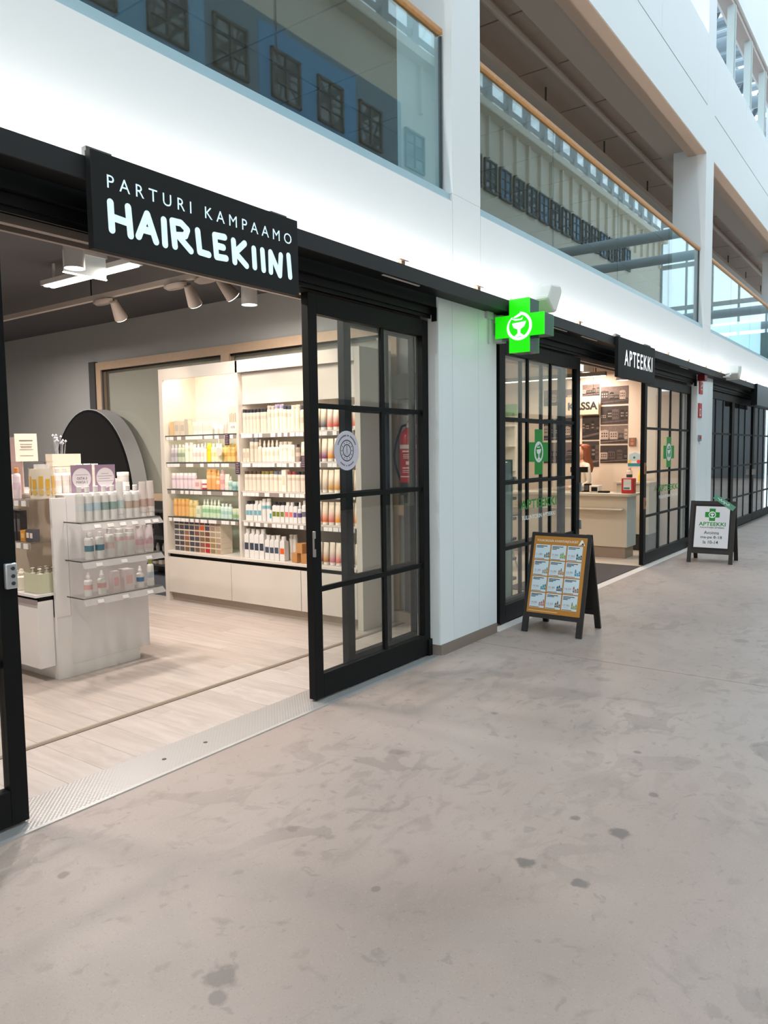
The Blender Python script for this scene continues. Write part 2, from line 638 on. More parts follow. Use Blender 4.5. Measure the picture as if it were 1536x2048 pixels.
for k in range(5):
    t = thing('gallery_downlight', '%s round downlight deep in the upper gallery ceiling from left' % ORD[k], 'lamp', (1.5+k*4.2, 7.6, 6.335), 0, 'round downlights in the upper gallery')
    M().lathe([(.14, .005), (.15, 0), (.15, -.02), (.13, -.03)], 24).build('rim', LAMPW, t)
    M().lathe([(0, -.02), (.13, -.02), (.13, -.012)], 24).build('diffuser', GLOW, t)
    area('gallery_downlight_beam', (0, 0, -.035), .24, 6, (1, .86, .72), (0, 0, 0), 'DISK').parent = t

# ---- glass balustrades
BN = ['beside the hair salon sign', 'above the pharmacy entrance', 'at the far right above the third shop']
for bi, (a, b, seams) in enumerate([(-2.22, 5.0, [-2.2, -.58, 1.3, 3.222, 4.985]), (5.43, 12.6, [5.45, 7.02, 8.87, 10.95, 12.52]), (13.08, 20.25, [13.1, 14.9, 16.7, 18.5, 20.2])]):
    t = thing('glass_balustrade', 'clear glass balustrade with oak handrail ' + BN[bi], 'balustrade')
    for s0, s1 in zip(seams[:-1], seams[1:]):
        bx('glass_pane', (s0+.006, s1-.006, 3.045, 3.057, 3.46, 4.600), GLB, t)
    bx('handrail', (a+.02, b-.04, 3.02, 3.08, 4.598, 4.640), WOODR, t, .006)
    bx('end_channel', (b-.035, b-.02, 3.04, 3.065, 3.469, 4.60), mat('channel_dark', (.06, .08, .085), .4), t)
    bx('base_channel', (a+.02, b-.02, 3.03, 3.075, 3.469, 3.50), SILL, t)

# ---- black light beam along the whole facade
lb = thing('fascia_beam', 'long black light trough beam along the shopfront', 'beam')
bx('front_face', (XL, XR, 2.83, 2.842, 2.675, 2.768), mat('beam_black', (.022, .023, .025), .5, spec=.25), lb)
bx('tray', (XL, XR, 2.842, 2.968, 2.675, 2.69), BLACK, lb)
for i in range(26):
    xx = -4+i*1.02
    if abs(xx-2.5) < .7:
        continue
    c = M().box(xx-.02, xx+.02, 2.845, 2.875, 2.76, 2.795).box(xx-.05, xx+.05, 2.835, 2.885, 2.795, 2.803)
    c.build('bracket', mat('bracket_tan', S(150, 128, 112), .5), lb)
for i, xx in enumerate((3.95, 6.5, 7.3, 10.9)):
    bx('soffit_slot', (xx, xx+.42, 2.855, 2.87, 2.670, 2.676), mat('slot_light', (.7, .65, .6), .5), lb)
for a, b in ((-6, -2.7), (-2.2, 4.95), (4.95, 12.6), (12.6, 20.2), (20.2, 31)):
    area('led_trough_light', ((a+b)/2, 2.895, 2.715), b-a-.02, 40*(b-a)/7.2, (1, .97, .93), (R(180-16), 0, 0), sy=.04)

# ---- piers with back painted glass panels
wp = struct('wall_piers', 'white glass clad piers between the shops')
for n, (x0, x1, seams) in enumerate([(4.785, 5.70, [4.785, 4.985, 5.39, 5.70]), (12.32, 13.32, [12.32, 12.62, 13.02, 13.32]), (20.0, 20.9, [20.0, 20.45, 20.9]), (-2.9, -2.0, [-2.9, -2.45, -2.0])]):
    bx('pier_core', (x0+.012, x1-.012, FP+.012, 3.14, 0, 2.70), mat('pier_side', (.66, .66, .68), .5), wp)
    for s0, s1 in zip(seams[:-1], seams[1:]):
        bx('pier_panel', (s0+.002, s1-.002, FP, FP+.012, .085, 2.70), PANEL, wp, .001)
    bx('side_panel', (x0, x0+.012, FP+.012, 3.06, .085, 2.70), WHITE, wp)
    bx('pier_base', (x0+.004, x1-.004, FP-.004, 3.06, 0, .083), TAUPE, wp)

# ---- shutter boxes over the shop openings
for n, (a, b) in enumerate([(-2.0, 4.785), (5.70, 12.32), (13.32, 20.0)]):
    t = thing('shutter_box', ['stepped black roller shutter box above the salon doors', 'stepped black roller shutter box above the pharmacy doors', 'stepped black roller shutter box above the third shop'][n], 'shutter box')
    bx('upper_casing', (a, b, 2.985, 3.30, 2.605, 2.70), BLACK, t)
    bx('lower_casing', (a, b, 3.02, 3.26, 2.555, 2.603), BLACK, t)
    bx('guide_rail', (a, b, 3.035, 3.045, 2.53, 2.555), BLACK, t)
    bx('track', (a, b, 3.125, 3.16, 2.515, 2.55), mat('track_beige', S(150, 138, 130), .4, .3), t)
    bx('track', (a, b, 3.235, 3.26, 2.515, 2.55), mat('track_beige', S(150, 138, 130), .4, .3), t)
    bx('end_cap', (b-.012, b-.001, 2.98, 3.02, 2.505, 2.604), BLACK, t)

# ---- framed glass doors


def door(n, label, x0, x1, y, vb, hb=(1.842, 1.275, .70), top=2.515, st=.08, rst=.05, brail=.15, trail=.12, vw=.035, bot=.015):
    t = struct('door_%d' % n, label)
    bx('stile', (x0, x0+st, y, y+.055, bot, top), BLACK, t, .003)
    bx('stile', (x1-rst, x1, y, y+.055, bot, top), BLACK, t, .003)
    bx('rail', (x0+st, x1-rst, y, y+.055, bot, bot+brail), BLACK, t, .003)
    bx('rail', (x0+st, x1-rst, y, y+.055, top-trail, top), BLACK, t, .003)
    vs = [x0+st]
    for v in vb:
        v, w = v if isinstance(v, tuple) else (v, vw)
        bx('mullion', (v-w/2, v+w/2, y+.016, y+.040, bot+brail, top-trail), BLACK, t)
        vs += [v-w/2, v+w/2]
    vs.append(x1-rst)
    hs = [bot+brail] + sum([[h-.016, h+.016] for h in sorted(hb)], []) + [top-trail]
    for h in sorted(hb):
        for i in range(0, len(vs), 2):
            bx('glazing_bar', (vs[i], vs[i+1], y+.016, y+.040, h-.016, h+.016), BLACK, t)
    for i in range(0, len(vs), 2):
        for j in range(0, len(hs), 2):
            bx('pane', (vs[i], vs[i+1], y+.024, y+.031, hs[j], hs[j+1]), GL, t)
    return t


d1 = door(1, 'black framed glass sliding door at the left edge', -.1, 1.605, 3.055, [.72], st=.08, rst=.075)
d2 = door(2, 'black framed glass sliding door in front of the white shelves', 3.45, 4.752, 3.055, [4.225])
d3 = door(3, 'second glass sliding leaf behind the first', 3.93, 4.78, 3.172, [4.44], st=.075, rst=.018, hb=(1.842, 1.275, .70))
bx('stile_jamb', (4.752, 4.783, 3.06, 3.15, 0, 2.515), BLACK, d2)
bx('bottom_guide', (4.74, 4.785, 3.04, 3.115, 0, .13), BLACK, d2, .004)
d4 = door(4, 'black grid glass sliding door left of the pharmacy entrance', 5.92, 7.765, 3.055, [6.525, 7.045], st=.11, rst=.10, hb=(1.832, 1.262, .672))
d5 = door(5, 'second pharmacy leaf behind the left door', 6.2, 7.66, 3.172, [(6.62, .04), (7.09, .04)], st=.05, rst=.10, hb=(1.832, 1.262, .672))
d6 = door(6, 'black grid glass sliding door right of the pharmacy entrance', 10.0, 12.31, 3.055, [(10.74, .085), 11.27, (11.83, .085)], st=.10, rst=.05, hb=(1.822, 1.238, .652), top=2.50)
d7 = door(7, 'dark grid glass door of the third shop beside the pier', 13.34, 15.38, 3.055, [14.04, 14.62], st=.05, rst=.11, vw=.028, hb=(1.80, 1.20, .59))
d8 = door(8, 'middle dark grid glass door of the third shop', 15.39, 17.40, 3.055, [15.99, 16.58], st=.09, rst=.08, vw=.028, hb=(1.80, 1.20, .59))
d9 = door(9, 'far dark grid glass door of the third shop', 17.41, 19.99, 3.055, [18.05, 18.65, 19.3], st=.08, rst=.08, vw=.028, hb=(1.80, 1.20, .59))
bx('handle', (17.30, 17.33, 2.99, 3.055, .98, 1.10), STEEL, d8)
# salon door furniture
lk = bx('lock_plate', (3.448, 3.462, 3.038, 3.056, .915, 1.075), mat('lock_grey', (.42, .42, .43), .35, .6), d2, .003)
bx('lock_slot', (3.4475, 3.4580, 3.035, 3.0385, .965, 1.03), BLACK, d2)
lo = M().box(1.548, 1.598, 3.034, 3.056, 1.012, 1.118).build('lock_case', mat('lock_chrome', (.62, .63, .66), .3, .7), d1, bevel=.006)
for z in (1.035, 1.065, 1.097):
    M().cyl((1.577, 3.0335, z), (1.577, 3.03, z), .008).build('key_cylinder', mat('lock_hole', (.08, .08, .09), .3, .6), d1)
# round sticker on the salon door
sf = FY(3.825, 3.0775, 1.565)
STK = mat('sticker_lilac', S(214, 210, 224), .5)
INK = mat('ink', (.02, .02, .025), .6)
stt = thing('door_sticker', 'round pale lilac sticker with black ring emblem on salon door', 'sticker')
M().disc(0, 0, .128, sf, .0012, 0, 40).build('disc', STK, stt)
em = M()
sf2 = FY(3.825, 3.0763, 1.565)
em.ring(0, 0, .064, .070, sf2, .0006, 0, 36).ring(0, 0, .036, .042, sf2, .0006, 0, 30)
for i in range(12):
    a = R(30*i)
    em.disc(.053*math.cos(a), .053*math.sin(a), .004, sf2, .0006, 0, 8)
em.stroke([(-.012, -.028), (.004, .030)], .0022, sf2, .0006).stroke([(.012, -.028), (-.004, .030)], .0022, sf2, .0006)
em.build('emblem', INK, stt)
for (s, a0, a1, flip) in (('HYVINVOINTIA JA KAUNEUTTA', 155, 25, 1), ('SALON & BEAUTY', 230, 310, -1)):
    for i, ch in enumerate(s):
        if ch == ' ':
            continue
        a = R(a0+(a1-a0)*i/(len(s)-1))
        rr = .098
        c0 = Vector((3.825+rr*math.cos(a), 3.0763, 1.565+rr*math.sin(a)))
        ux = Vector((math.sin(a), 0, -math.cos(a)))*flip
        uz = Vector((math.cos(a), 0, math.sin(a)))*flip
        M().rect(-.0028, .0028, -.005, .005, (c0, ux, uz, Vector((0, -1, 0))), .0006).build('letter', INK, stt)
# pharmacy door prints
GREEN = mat('vinyl_green', S(12, 140, 44), .5)
VW = mat('vinyl_white', (.85, .9, .9), .5)


def emblem(q, cu, cw, r, fr, k=1.0, mi=1, d=.002):
    q.ring(cu, cw, r*.80, r, fr, d, mi, 30, 128, 445, k, True)
    q.poly([(cu+r*.10, cw+r*.93*k), (cu-r*.42, cw+r*.66*k), (cu-r*.44, cw+r*.58*k), (cu-r*.1, cw+r*.64*k), (cu+r*.28, cw+r*.80*k)], fr, d, mi)
    q.poly([(cu-r*.62, cw+r*.55*k), (cu-r*.3, cw+r*.52*k), (cu+r*.15, cw+r*.50*k), (cu+r*.32, cw+r*.62*k), (cu+r*.2, cw+r*.42*k), (cu-r*.3, cw+r*.40*k)], fr, d, mi)
    q.poly([(cu-r*.55, cw+r*.22*k), (cu+r*.55, cw+r*.30*k), (cu+r*.40, cw-r*.05*k), (cu+r*.12, cw-r*.22*k), (cu+r*.10, cw-r*.5*k), (cu+r*.45, cw-r*.72*k),
            (cu-r*.45, cw-r*.78*k), (cu-r*.10, cw-r*.5*k), (cu-r*.12, cw-r*.22*k), (cu-r*.42, cw-r*.1*k)], fr, d, mi)


def cross(q, cu, cw, hw, hh, aw, ah, fr, d, mi=0):
    q.poly([(cu-aw, cw-hh), (cu+aw, cw-hh), (cu+aw, cw-ah), (cu+hw, cw-ah), (cu+hw, cw+ah), (cu+aw, cw+ah), (cu+aw, cw+hh), (cu-aw, cw+hh),
            (cu-aw, cw+ah), (cu-hw, cw+ah), (cu-hw, cw-ah), (cu-aw, cw-ah)], fr, d, mi)


for n, (cx, cz, t, wd) in enumerate([(6.72, 1.535, 'left', 1.0), (11.12, 1.50, 'right', 1.25)]):
    fr = FY(cx, 3.0535, cz)
    st = thing('door_decal', 'green pharmacy cross decal with white snake and cup on %s pharmacy door' % t, 'decal')
    q = M()
    cross(q, 0, 0, .215*wd, .215, .09*wd, .092, fr, .001, 0)
    q.build('cross', GREEN, st)
    q = M()
    q.disc(0, 0, .10*wd, FY(cx, 3.0524, cz), .0004, 0, 32)
    q.disc(0, 0, .079*wd, FY(cx, 3.0519, cz), .0003, 1, 32)
    emblem(q, 0, 0, .098*wd, FY(cx, 3.0515, cz), 1, 0, .0008)
    q.build('emblem', [VW, GREEN], st)
    t2 = thing('door_lettering', 'green and white pharmacy name lettering across the %s pharmacy door' % t, 'lettering')
    text('word', 'APTEEKKI', FY(cx-.40*wd, 3.053, 1.005 if n == 0 else .955), .82*wd, .085, GREEN, t2, .02)
    text('word', 'TULLINTORIN APTEEKKI', FY(cx-.37*wd, 3.053, .905 if n == 0 else .86), .76*wd, .04, VW, t2, .02)
for z in (1.10, .98):
    bx('lock_plate', (7.757, 7.772, 3.03, 3.056, z-.28 if z < 1 else z, (z-.28 if z < 1 else z)+.10), mat('lock_chrome', (.62, .63, .66), .3, .7), d4, .003)
for z in (1.22, .76):
    bx('lock_plate', (9.992, 10.02, 3.03, 3.056, z, z+.15), mat('lock_bronze', S(150, 120, 100), .35, .5), d6, .003)
    bx('lock_slot', (9.9915, 10.01, 3.0285, 3.0305, z+.04, z+.11), BLACK, d6)

# ================================================================== FACADE SIGNS
sg = thing('shop_sign', 'black signboard with white lit lettering above the salon entrance', 'sign')
bx('board', (1.853, 3.082, 2.79, 2.828, 2.395, 2.788), SIGNB, sg, .002)
bx('bracket', (1.86, 1.98, 2.828, 2.86, 2.74, 2.81), mat('sign_bracket', (.10, .10, .10), .5), sg)
bx('bracket', (2.92, 3.04, 2.828, 2.86, 2.74, 2.81), mat('sign_bracket', (.10, .10, .10), .5), sg)
text('lettering', 'PARTURI KAMPAAMO', FY(1.925, 2.7892, 2.652), 1.105, .054, LETTER, sg, .004, .001, 1.6, True)
fr = FY(0, 2.7895, 0)
sw = .031


def L(name, *strokes):
    q = M()
    for s in strokes:
        q.stroke(s, sw, fr, .0015)
    return q.build('letter', LETTER, sg)


zb, zt = 2.492, 2.592
L('H', [(1.937, zt+.004), (1.940, zb-.006)], [(2.022, zt+.006), (2.030, zb-.010)], [(1.939, 2.538), (2.026, 2.532)])
L('A', [(2.070, zb-.004), (2.118, zt), (2.160, zb-.008)], [(2.085, 2.522), (2.145, 2.522)])
L('I', [(2.205, zt-.004), (2.208, zb-.010)])
L('R', [(2.252, zt+.002), (2.262, zb-.006)], [(2.252, zt+.002), (2.30, zt+.004), (2.335, zt-.018), (2.322, 2.545), (2.262, 2.534)], [(2.285, 2.534), (2.352, zb-.008)])
L('L', [(2.395, zt-.008), (2.404, zb-.002), (2.458, zb-.004)])
L('E', [(2.498, zt-.006), (2.506, zb-.004), (2.566, zb)], [(2.500, zt-.006), (2.560, zt-.002)], [(2.503, 2.54), (2.550, 2.540)])
L('K', [(2.616, zt-.006), (2.622, zb-.006)], [(2.690, zt-.004), (2.626, 2.532), (2.700, zb-.010)])
L('I', [(2.752, zt-.016), (2.756, zb-.006)])
L('I', [(2.812, zt-.012), (2.818, zb-.008)])
L('N', [(2.870, zb-.008), (2.870, zt-.010), (2.936, zb-.014), (2.946, zt-.010)])
L('I', [(3.004, zt), (3.014, zb-.008)])
as_ = thing('shop_sign', 'black signboard with the white word over the pharmacy entrance', 'sign')
bx('board', (8.17, 9.50, 2.79, 2.828, 2.335, 2.768), SIGNB, as_, .002)
bx('bracket', (8.2, 8.35, 2.828, 2.86, 2.74, 2.80), mat('sign_bracket', (.10, .10, .10), .5), as_)
bx('bracket', (9.3, 9.45, 2.828, 2.86, 2.74, 2.80), mat('sign_bracket', (.10, .10, .10), .5), as_)
text('lettering', 'APTEEKKI', FY(8.375, 2.7892, 2.475), 1.01, .172, mat('lit_white', (.9, .9, .9), .4, emit=(.95, .97, 1), es=1.0), as_, .010, .001, 1.28, True)
bs = thing('shop_sign', 'blank slate grey signboard at the right edge above the third shop', 'sign')
bx('board', (16.15, 18.2, 2.79, 2.828, 2.37, 2.775), mat('slate_sign', S(70, 78, 90), .4), bs, .002)
bx('side_return', (16.13, 16.148, 2.79, 2.9, 2.37, 2.775), BLACK, bs)

# blade cross
gx = thing('pharmacy_cross', 'bright green lit cross blade sign with snake and cup emblem', 'sign')
GLIT = mat('green_lit_face', (.02, .5, .0), .4, emit=(.004, .62, .0), es=1.0)
GSIDE = mat('green_acrylic_side', S(14, 84, 74), .3)
q = M()
cross(q, 0, 0, .21, .21, .085, .085, FX(5.80, 2.72, 2.55), .178)
q.build('body', GSIDE, gx)
for nm, xx, dd in (('front_face', 5.622, .014), ('rear_face', 5.812, .011)):
    q = M()
    k_ = .213 if dd > .012 else .206
    cross(q, 0, 0, k_, k_, k_-.125, k_-.125, FX(xx, 2.72, 2.55), dd)
    q.build(nm, GLIT, gx)
q = M()
emblem(q, 0, -.005, .112, FX(5.6075, 2.72, 2.55), 1, 0, .002)
q.build('emblem', mat('lit_emblem', (.8, 1, .9), .4, emit=(.85, 1, .95), es=1.0), gx)
bx('bracket', (5.66, 5.74, 2.90, 2.975, 2.44, 2.50), mat('cross_bracket', (.6, .62, .64), .4), gx)
bx('bracket', (5.66, 5.74, 2.90, 2.975, 2.60, 2.66), mat('cross_bracket', (.6, .62, .64), .4), gx)
bx('cable_box', (5.50, 5.60, 2.945, 2.969, 2.62, 2.69), mat('cross_bracket', (.6, .62, .64), .4), gx)
M().tube([(5.55, 2.955, 2.62), (5.55, 2.955, 2.42)], .008).build('cable', mat('cross_bracket', (.6, .62, .64), .4), gx)

# white floodlights standing on the beam
for n, (x, y, z, l) in enumerate([(6.10, 2.74, 2.84, 'white wedge floodlight behind the green cross'), (13.65, 2.74, 2.80, 'white wedge floodlight above the fire alarm pier')]):
    t = thing('floodlight', l, 'floodlight', (x, y, z))
    FLW = mat('flood_white', S(226, 226, 220), .4)
    q = M()
    w = .11
    pts = [(-.15, -.03), (-.06, .10), (.13, .12), (.17, .07), (.05, -.12), (-.02, -.13)]
    f2 = (Vector((0, w, 0)), Vector((1, 0, 0)), Vector((0, 0, 1)), Vector((0, -1, 0)))
    q.poly(pts, f2, 2*w)
    q.build('housing', FLW, t, False, .02)
    f3 = (Vector((.105, 0, -.02)), Vector((0, 1, 0)), Vector((.55, 0, .83)), Vector((.83, 0, -.55)))
    M().rect(-.09, .09, -.10, .10, f3, .012).build('front_glass', mat('flood_glass', S(160, 172, 180), .2), t)
    M().tube([(-.10, 0, -.02), (-.20, 0, -.06), (-.24, .05, -.08)], .012).build('arm', FLW, t)
    bx('foot', (-.28, -.18, 0, .12, -.10, -.08), FLW, t)

# fire signs on the second pier
RED = mat('signal_red', S(196, 30, 30), .45)
t = thing('alarm_sounder', 'dark red alarm sounder at the top of the far pier', 'alarm')
bx('body', (12.30, 12.46, 2.86, 2.97, 2.58, 2.68), mat('alarm_dark_red', S(120, 18, 22), .4), t, .01)
t = thing('fire_sign', 'red fire alarm sign projecting from the far pier', 'sign')
bx('plate', (12.42, 12.60, 2.955, 2.969, 2.39, 2.575), RED, t)
q = M()
f = FY(12.42, 2.9545, 2.39)
q.rect(.05, .13, .06, .08, f).rect(.05, .08, .10, .13, f).rect(.10, .14, .12, .15, f)
q.build('pictogram', VW, t)
t = thing('fire_sign', 'white fire extinguisher pictogram in red frame on the far pier', 'sign')
bx('plate', (12.38, 12.56, 2.955, 2.969, 2.02, 2.245), RED, t)
f = FY(12.38, 2.9545, 2.02)
M().rect(.035, .11, .03, .14, f).build('pictogram', VW, t)
M().rect(.055, .085, .05, .12, FY(12.38, 2.952, 2.02)).build('pictogram', RED, t)
t = thing('call_button', 'small grey and red call button box on the far pier', 'button')
bx('box', (12.40, 12.54, 2.945, 2.969, 1.66, 1.755), mat('button_grey', S(140, 140, 146), .5), t, .004)
bx('button', (12.42, 12.46, 2.935, 2.945, 1.69, 1.735), RED, t)

# ================================================================== OPPOSITE SIDE OF THE ARCADE AND ROOF
YO = -6.0
wo = struct('wall_opposite', 'cream rendered facade on the other side of the arcade')
CREAM = mat('cream_render', S(226, 214, 194), .8, noise=.05, nscale=1.5)
bx('render', (-10, 42, YO-.4, YO, 0, 12.5), CREAM, wo)
bx('band', (-10, 17.6, YO, YO+.03, 8.75, 11.05), mat('band_slate', S(112, 138, 152), .7), wo)
bx('band', (12.2, 15.6, YO+.03, YO+.04, 9.0, 10.9), mat('band_blue', S(84, 156, 200), .7), wo)
bx('band', (6.0, 10.7, YO+.03, YO+.04, 8.76, 10.6), mat('band_sky', S(124, 180, 212), .7), wo)
bx('band', (-10, 9.9, YO+.04, YO+.05, 8.2, 9.3), mat('band_tan', S(206, 184, 146), .7), wo)
t = struct('trim_5', 'cream cornice on the opposite facade')
bx('cornice', (-10, 42, YO, YO+.35, 12.35, 12.6), CREAM, t)
WF = mat('window_frame_grey', S(70, 72, 76), .5)
WG = mat('window_dark_glass', (.05, .08, .10), .03, spec=1.0)
WGB = mat('window_blue_glass', S(90, 130, 160), .08)


def owin(x0, x1, z0, z1, nm, g):
    f = M()
    f.box(x0, x1, YO+.03, YO+.10, z0, z0+.06).box(x0, x1, YO+.03, YO+.10, z1-.06, z1)
    for x in (x0, (x0+x1)/2-.03, x1-.06):
        f.box(x, x+.06, YO+.03, YO+.10, z0, z1)
    f.box(x0, x1, YO+.03, YO+.09, z0+(z1-z0)*.33, z0+(z1-z0)*.33+.03).box(x0, x1, YO+.03, YO+.09, z0+(z1-z0)*.66, z0+(z1-z0)*.66+.03)
    w = f.build('window', WF, wo)
    bx('pane', (x0+.05, x1-.05, YO+.035, YO+.06, z0+.05, z1-.05), g, w)


for i, x in enumerate((6.1, 7.7, 9.3, 10.9, 12.55, 14.1, 15.7, 17.75)):
    owin(x, x+.95, 9.4, 10.45, 'w', WG)
for i in range(16):
    x = 20.2+i*1.05
    owin(x, x+.82, 9.98, 11.0, 'w', WG if i % 3 else WGB)
for i in range(24):
    x = 18.5+i*1.0
    bx('pilaster', (x, x+.12, YO, YO+.12, 11.05, 12.35), CREAM, wo)
for i in range(10):
    owin(2+i*3.4, 3.6+i*3.4, 5.0, 6.8, 'w', WG)
    bx('shopfront', (1.2+i*3.4, 4.2+i*3.4, YO, YO+.06, .1, 2.9), mat('opp_shop', (.05, .055, .06), .15), wo)
POST = mat('clerestory_post', S(168, 172, 172), .5)
for i in range(34):
    x = -8+i*1.46
    bx('clerestory_post', (x, x+.3, YO-.2, YO, 12.6, 14.4), POST, wo)
    bx('clerestory_pane', (x+.3, x+1.46, YO-.12, YO-.11, 12.6, 14.4), GL, wo)
bx('clerestory_rail', (-8, 42, YO-.15, YO-.05, 13.1, 13.22), POST, wo)
bx('clerestory_head', (-8, 42, YO-.25, YO+.05, 14.4, 14.7), POST, wo)
# glazed far end
we = struct('wall_end', 'glazed far end wall of the arcade')
for i in range(8):
    y = -6+i*1.28
    bx('mullion', (41.9, 42, y, y+.10, 2.6, 14.5), POST, we)
for z in (4.4, 6.6, 8.8, 11.0, 13.2):
    bx('transom', (41.88, 42, -6, 3, z, z+.22), POST, we)
for i in range(7):
    bx('pane', (41.94, 41.96, -5.9+i*1.28, -4.72+i*1.28, 2.6, 14.5), GL, we)
bx('base_wall', (41.7, 42, -6, 3, 0, 4.4), mat('endbase', S(120, 124, 128), .7), we)
fb_ = thing('added_bridge', 'added dark bridge at the far end, darkening the balustrade reflections', 'added_bridge')  # added to lay a dark band into the far balustrade reflection
bx('deck', (40.2, 41.4, -5.9, 2.9, 5.6, 6.0), mat('bridge_dark', S(70, 80, 82), .6), fb_)
bx('parapet', (40.2, 40.26, -5.9, 2.9, 6.0, 7.0), mat('bridge_green', S(96, 112, 112), .5), fb_)
wb = struct('wall_near', 'plain wall at the near end of the arcade')
bx('panel', (-10.3, -10, -6.4, 3.2, 0, 14.4), CREAM, wb)
# roof trusses of white tube
TRS = mat('truss_white', S(150, 162, 168), .5)
q = M()
q.cyl((0, -6.2, 0), (0, 15, 0), .13, n=10)
q.cyl((0, -6.2, 1.3), (0, 15, 1.3), .11, n=10)
q2 = M()
for j in range(15):
    y = -6.2+j*1.41
    q2.cyl((0, y, 0), (0, y+.7, 1.3), .05, n=6)
    q2.cyl((0, y+.7, 1.3), (0, y+1.41, 0), .05, n=6)
chm = q.mesh('chord', TRS)
dgm = q2.mesh('web', mat('truss_dark', S(84, 94, 102), .5))
for i in range(17):
    t = thing('roof_truss', '%s white tubular roof truss counted from the near end' % ORD[i], 'truss', (4.2+i*2.3, 0, 14.9), 0, 'white tubular roof trusses under the glass roof')
    for nm, me in (('chord', chm), ('web', dgm)):
        o = bpy.data.objects.new(nm, me)
        COL.objects.link(o)
        o.parent = t
q = M().cyl((0, 3.6, 0), (0, 15, 0), .17, n=12).cyl((0, 3.6, 1.5), (0, 15, 1.5), .13, n=10)
q2 = M()
for j in range(8):
    y = 3.6+j*1.41
    q2.cyl((0, y, 0), (0, y+.7, 1.5), .07, n=6).cyl((0, y+.7, 1.5), (0, y+1.41, 0), .07, n=6)
chm = q.mesh('chord', mat('truss_pale', S(140, 154, 162), .5))
dgm = q2.mesh('web', mat('truss_dark', S(84, 94, 102), .5))
for i in range(14):
    t = thing('gallery_truss', '%s thick tubular truss over the upper gallery from the near end' % ORD[i], 'truss', (9.0+i*1.9, 0, 11.3), 0, 'thick tubular trusses over the upper gallery')
    for nm, me in (('chord', chm), ('web', dgm)):
        o = bpy.data.objects.new(nm, me)
        COL.objects.link(o)
        o.parent = t
for j in range(12):
    t = tag(M().cyl((-8, -5.5+j*1.75, 16.35), (42, -5.5+j*1.75, 16.35), .06, n=8).build('roof_purlin', TRS), '%s long white roof purlin counted from the opposite wall' % ORD[j], 'purlin', 'long white roof purlins')
# cross tubes over the arcade
for i, (x, z) in enumerate(((24.0, 8.0), (27.0, 8.0), (31.0, 6.6), (35.0, 6.6))):
    tag(M().cyl((x, -5.93, z), (x, 2.965, z), .16, n=14).build('tie_tube', TRS), '%s white tie tube spanning the arcade, counted from the pharmacy' % ORD[i], 'tube', 'white tie tubes across the arcade')

# ================================================================== SALON SHELL
wsr = struct('wall_salon_right', 'grey painted side wall of the hair salon')
bx('paint_upper', (5.65, 5.80, 3.42, 11.6, 2.72, 3.19), GREY, wsr)
bx('paint_far', (5.65, 5.80, 8.54, 11.6, 0, 2.72), GREY, wsr)
bx('paint_near', (5.65, 5.80, 3.15, 3.93, 0, 2.72), mat('pale_grey_paint', S(176, 176, 174), .7), wsr)
bx('back_panel', (5.72, 5.80, 3.93, 8.54, 0, 2.72), mat('panel_grey_beige', S(206, 200, 190), .6), wsr)
w1 = struct('window_1', 'oak framed glass partition behind the salon shelves')
for nm, b in (('frame', (5.62, 5.70, 3.93, 8.54, 2.62, 2.715)), ('frame', (5.62, 5.70, 8.44, 8.54, 0, 2.62)), ('frame', (5.62, 5.70, 6.11, 6.24, 0, 2.62)), ('frame', (5.62, 5.70, 3.93, 4.02, 0, 2.62)),
              ('sill', (5.58, 5.70, 6.64, 8.44, 1.02, 1.10))):
    bx(nm, b, OAKF, w1)
for y0, y1 in ((4.02, 6.11), (6.24, 8.44)):
    bx('pane', (5.655, 5.663, y0, y1, 0, 2.62), GL, w1)
    bx('gasket', (5.64, 5.648, y0, y1, 2.60, 2.62), BLACK, w1)
bx('gasket', (5.64, 5.648, 8.42, 8.44, 0, 2.62), mat('gasket_blue', (.05, .06, .09), .5), w1)
bx('dark_reveal', (5.60, 5.66, 8.54, 8.66, 0, 2.73), mat('reveal_dark', S(76, 76, 78), .8), w1)
cs = struct('ceiling_salon', 'dark grey salon ceiling')
bx('soffit', (-4, 5.80, 3.30, 11.6, 3.19, 3.2), DGREY, cs)
t = struct('trim_6', 'black bulkhead behind the salon shutter box')
bx('bulkhead', (-4, 5.65, 3.30, 3.36, 2.60, 3.19), mat('bulkhead_black', (.02, .02, .02), .8), t)
wsb = struct('wall_salon_back', 'grey rear wall of the hair salon')
bx('paint', (-4, 5.80, 11.4, 11.6, 0, 3.19), GREY, wsb)
wsl = struct('wall_salon_left', 'grey left wall of the hair salon')
bx('paint', (-4.2, -4, 3.3, 11.6, 0, 3.19), mat('left_wall', S(190, 182, 170), .7), wsl)
# strip of dark post, ledge and skirting beside the extinguisher
tp = struct('trim_3', 'dark post and pale ledges at the end of the salon side wall')
bx('post', (5.52, 5.648, 3.56, 3.80, .12, 1.27), mat('post_charcoal', S(88, 86, 84), .6), tp)
bx('upper_block', (5.54, 5.648, 3.5, 3.93, 2.02, 2.24), mat('post_charcoal', S(88, 86, 84), .6), tp)
bx('ledge', (5.60, 5.648, 3.80, 3.98, .98, 1.07), OAKF, tp)
bx('skirting', (5.56, 5.648, 3.42, 4.0, 0, .10), mat('skirting_tan', S(176, 160, 146), .6), tp)

# arched block with black mirror
ar = thing('arched_mirror', 'black arched mirror on a thick grey arched block in the salon', 'mirror', (0, 0, 0))


def archpts(cy, a, zc, b, n=30):
    return [(-(cy+a), 0)] + [(-(cy+a*math.cos(math.pi*i/n)), zc+b*math.sin(math.pi*i/n)) for i in range(n+1)] + [(-(cy-a), 0)]


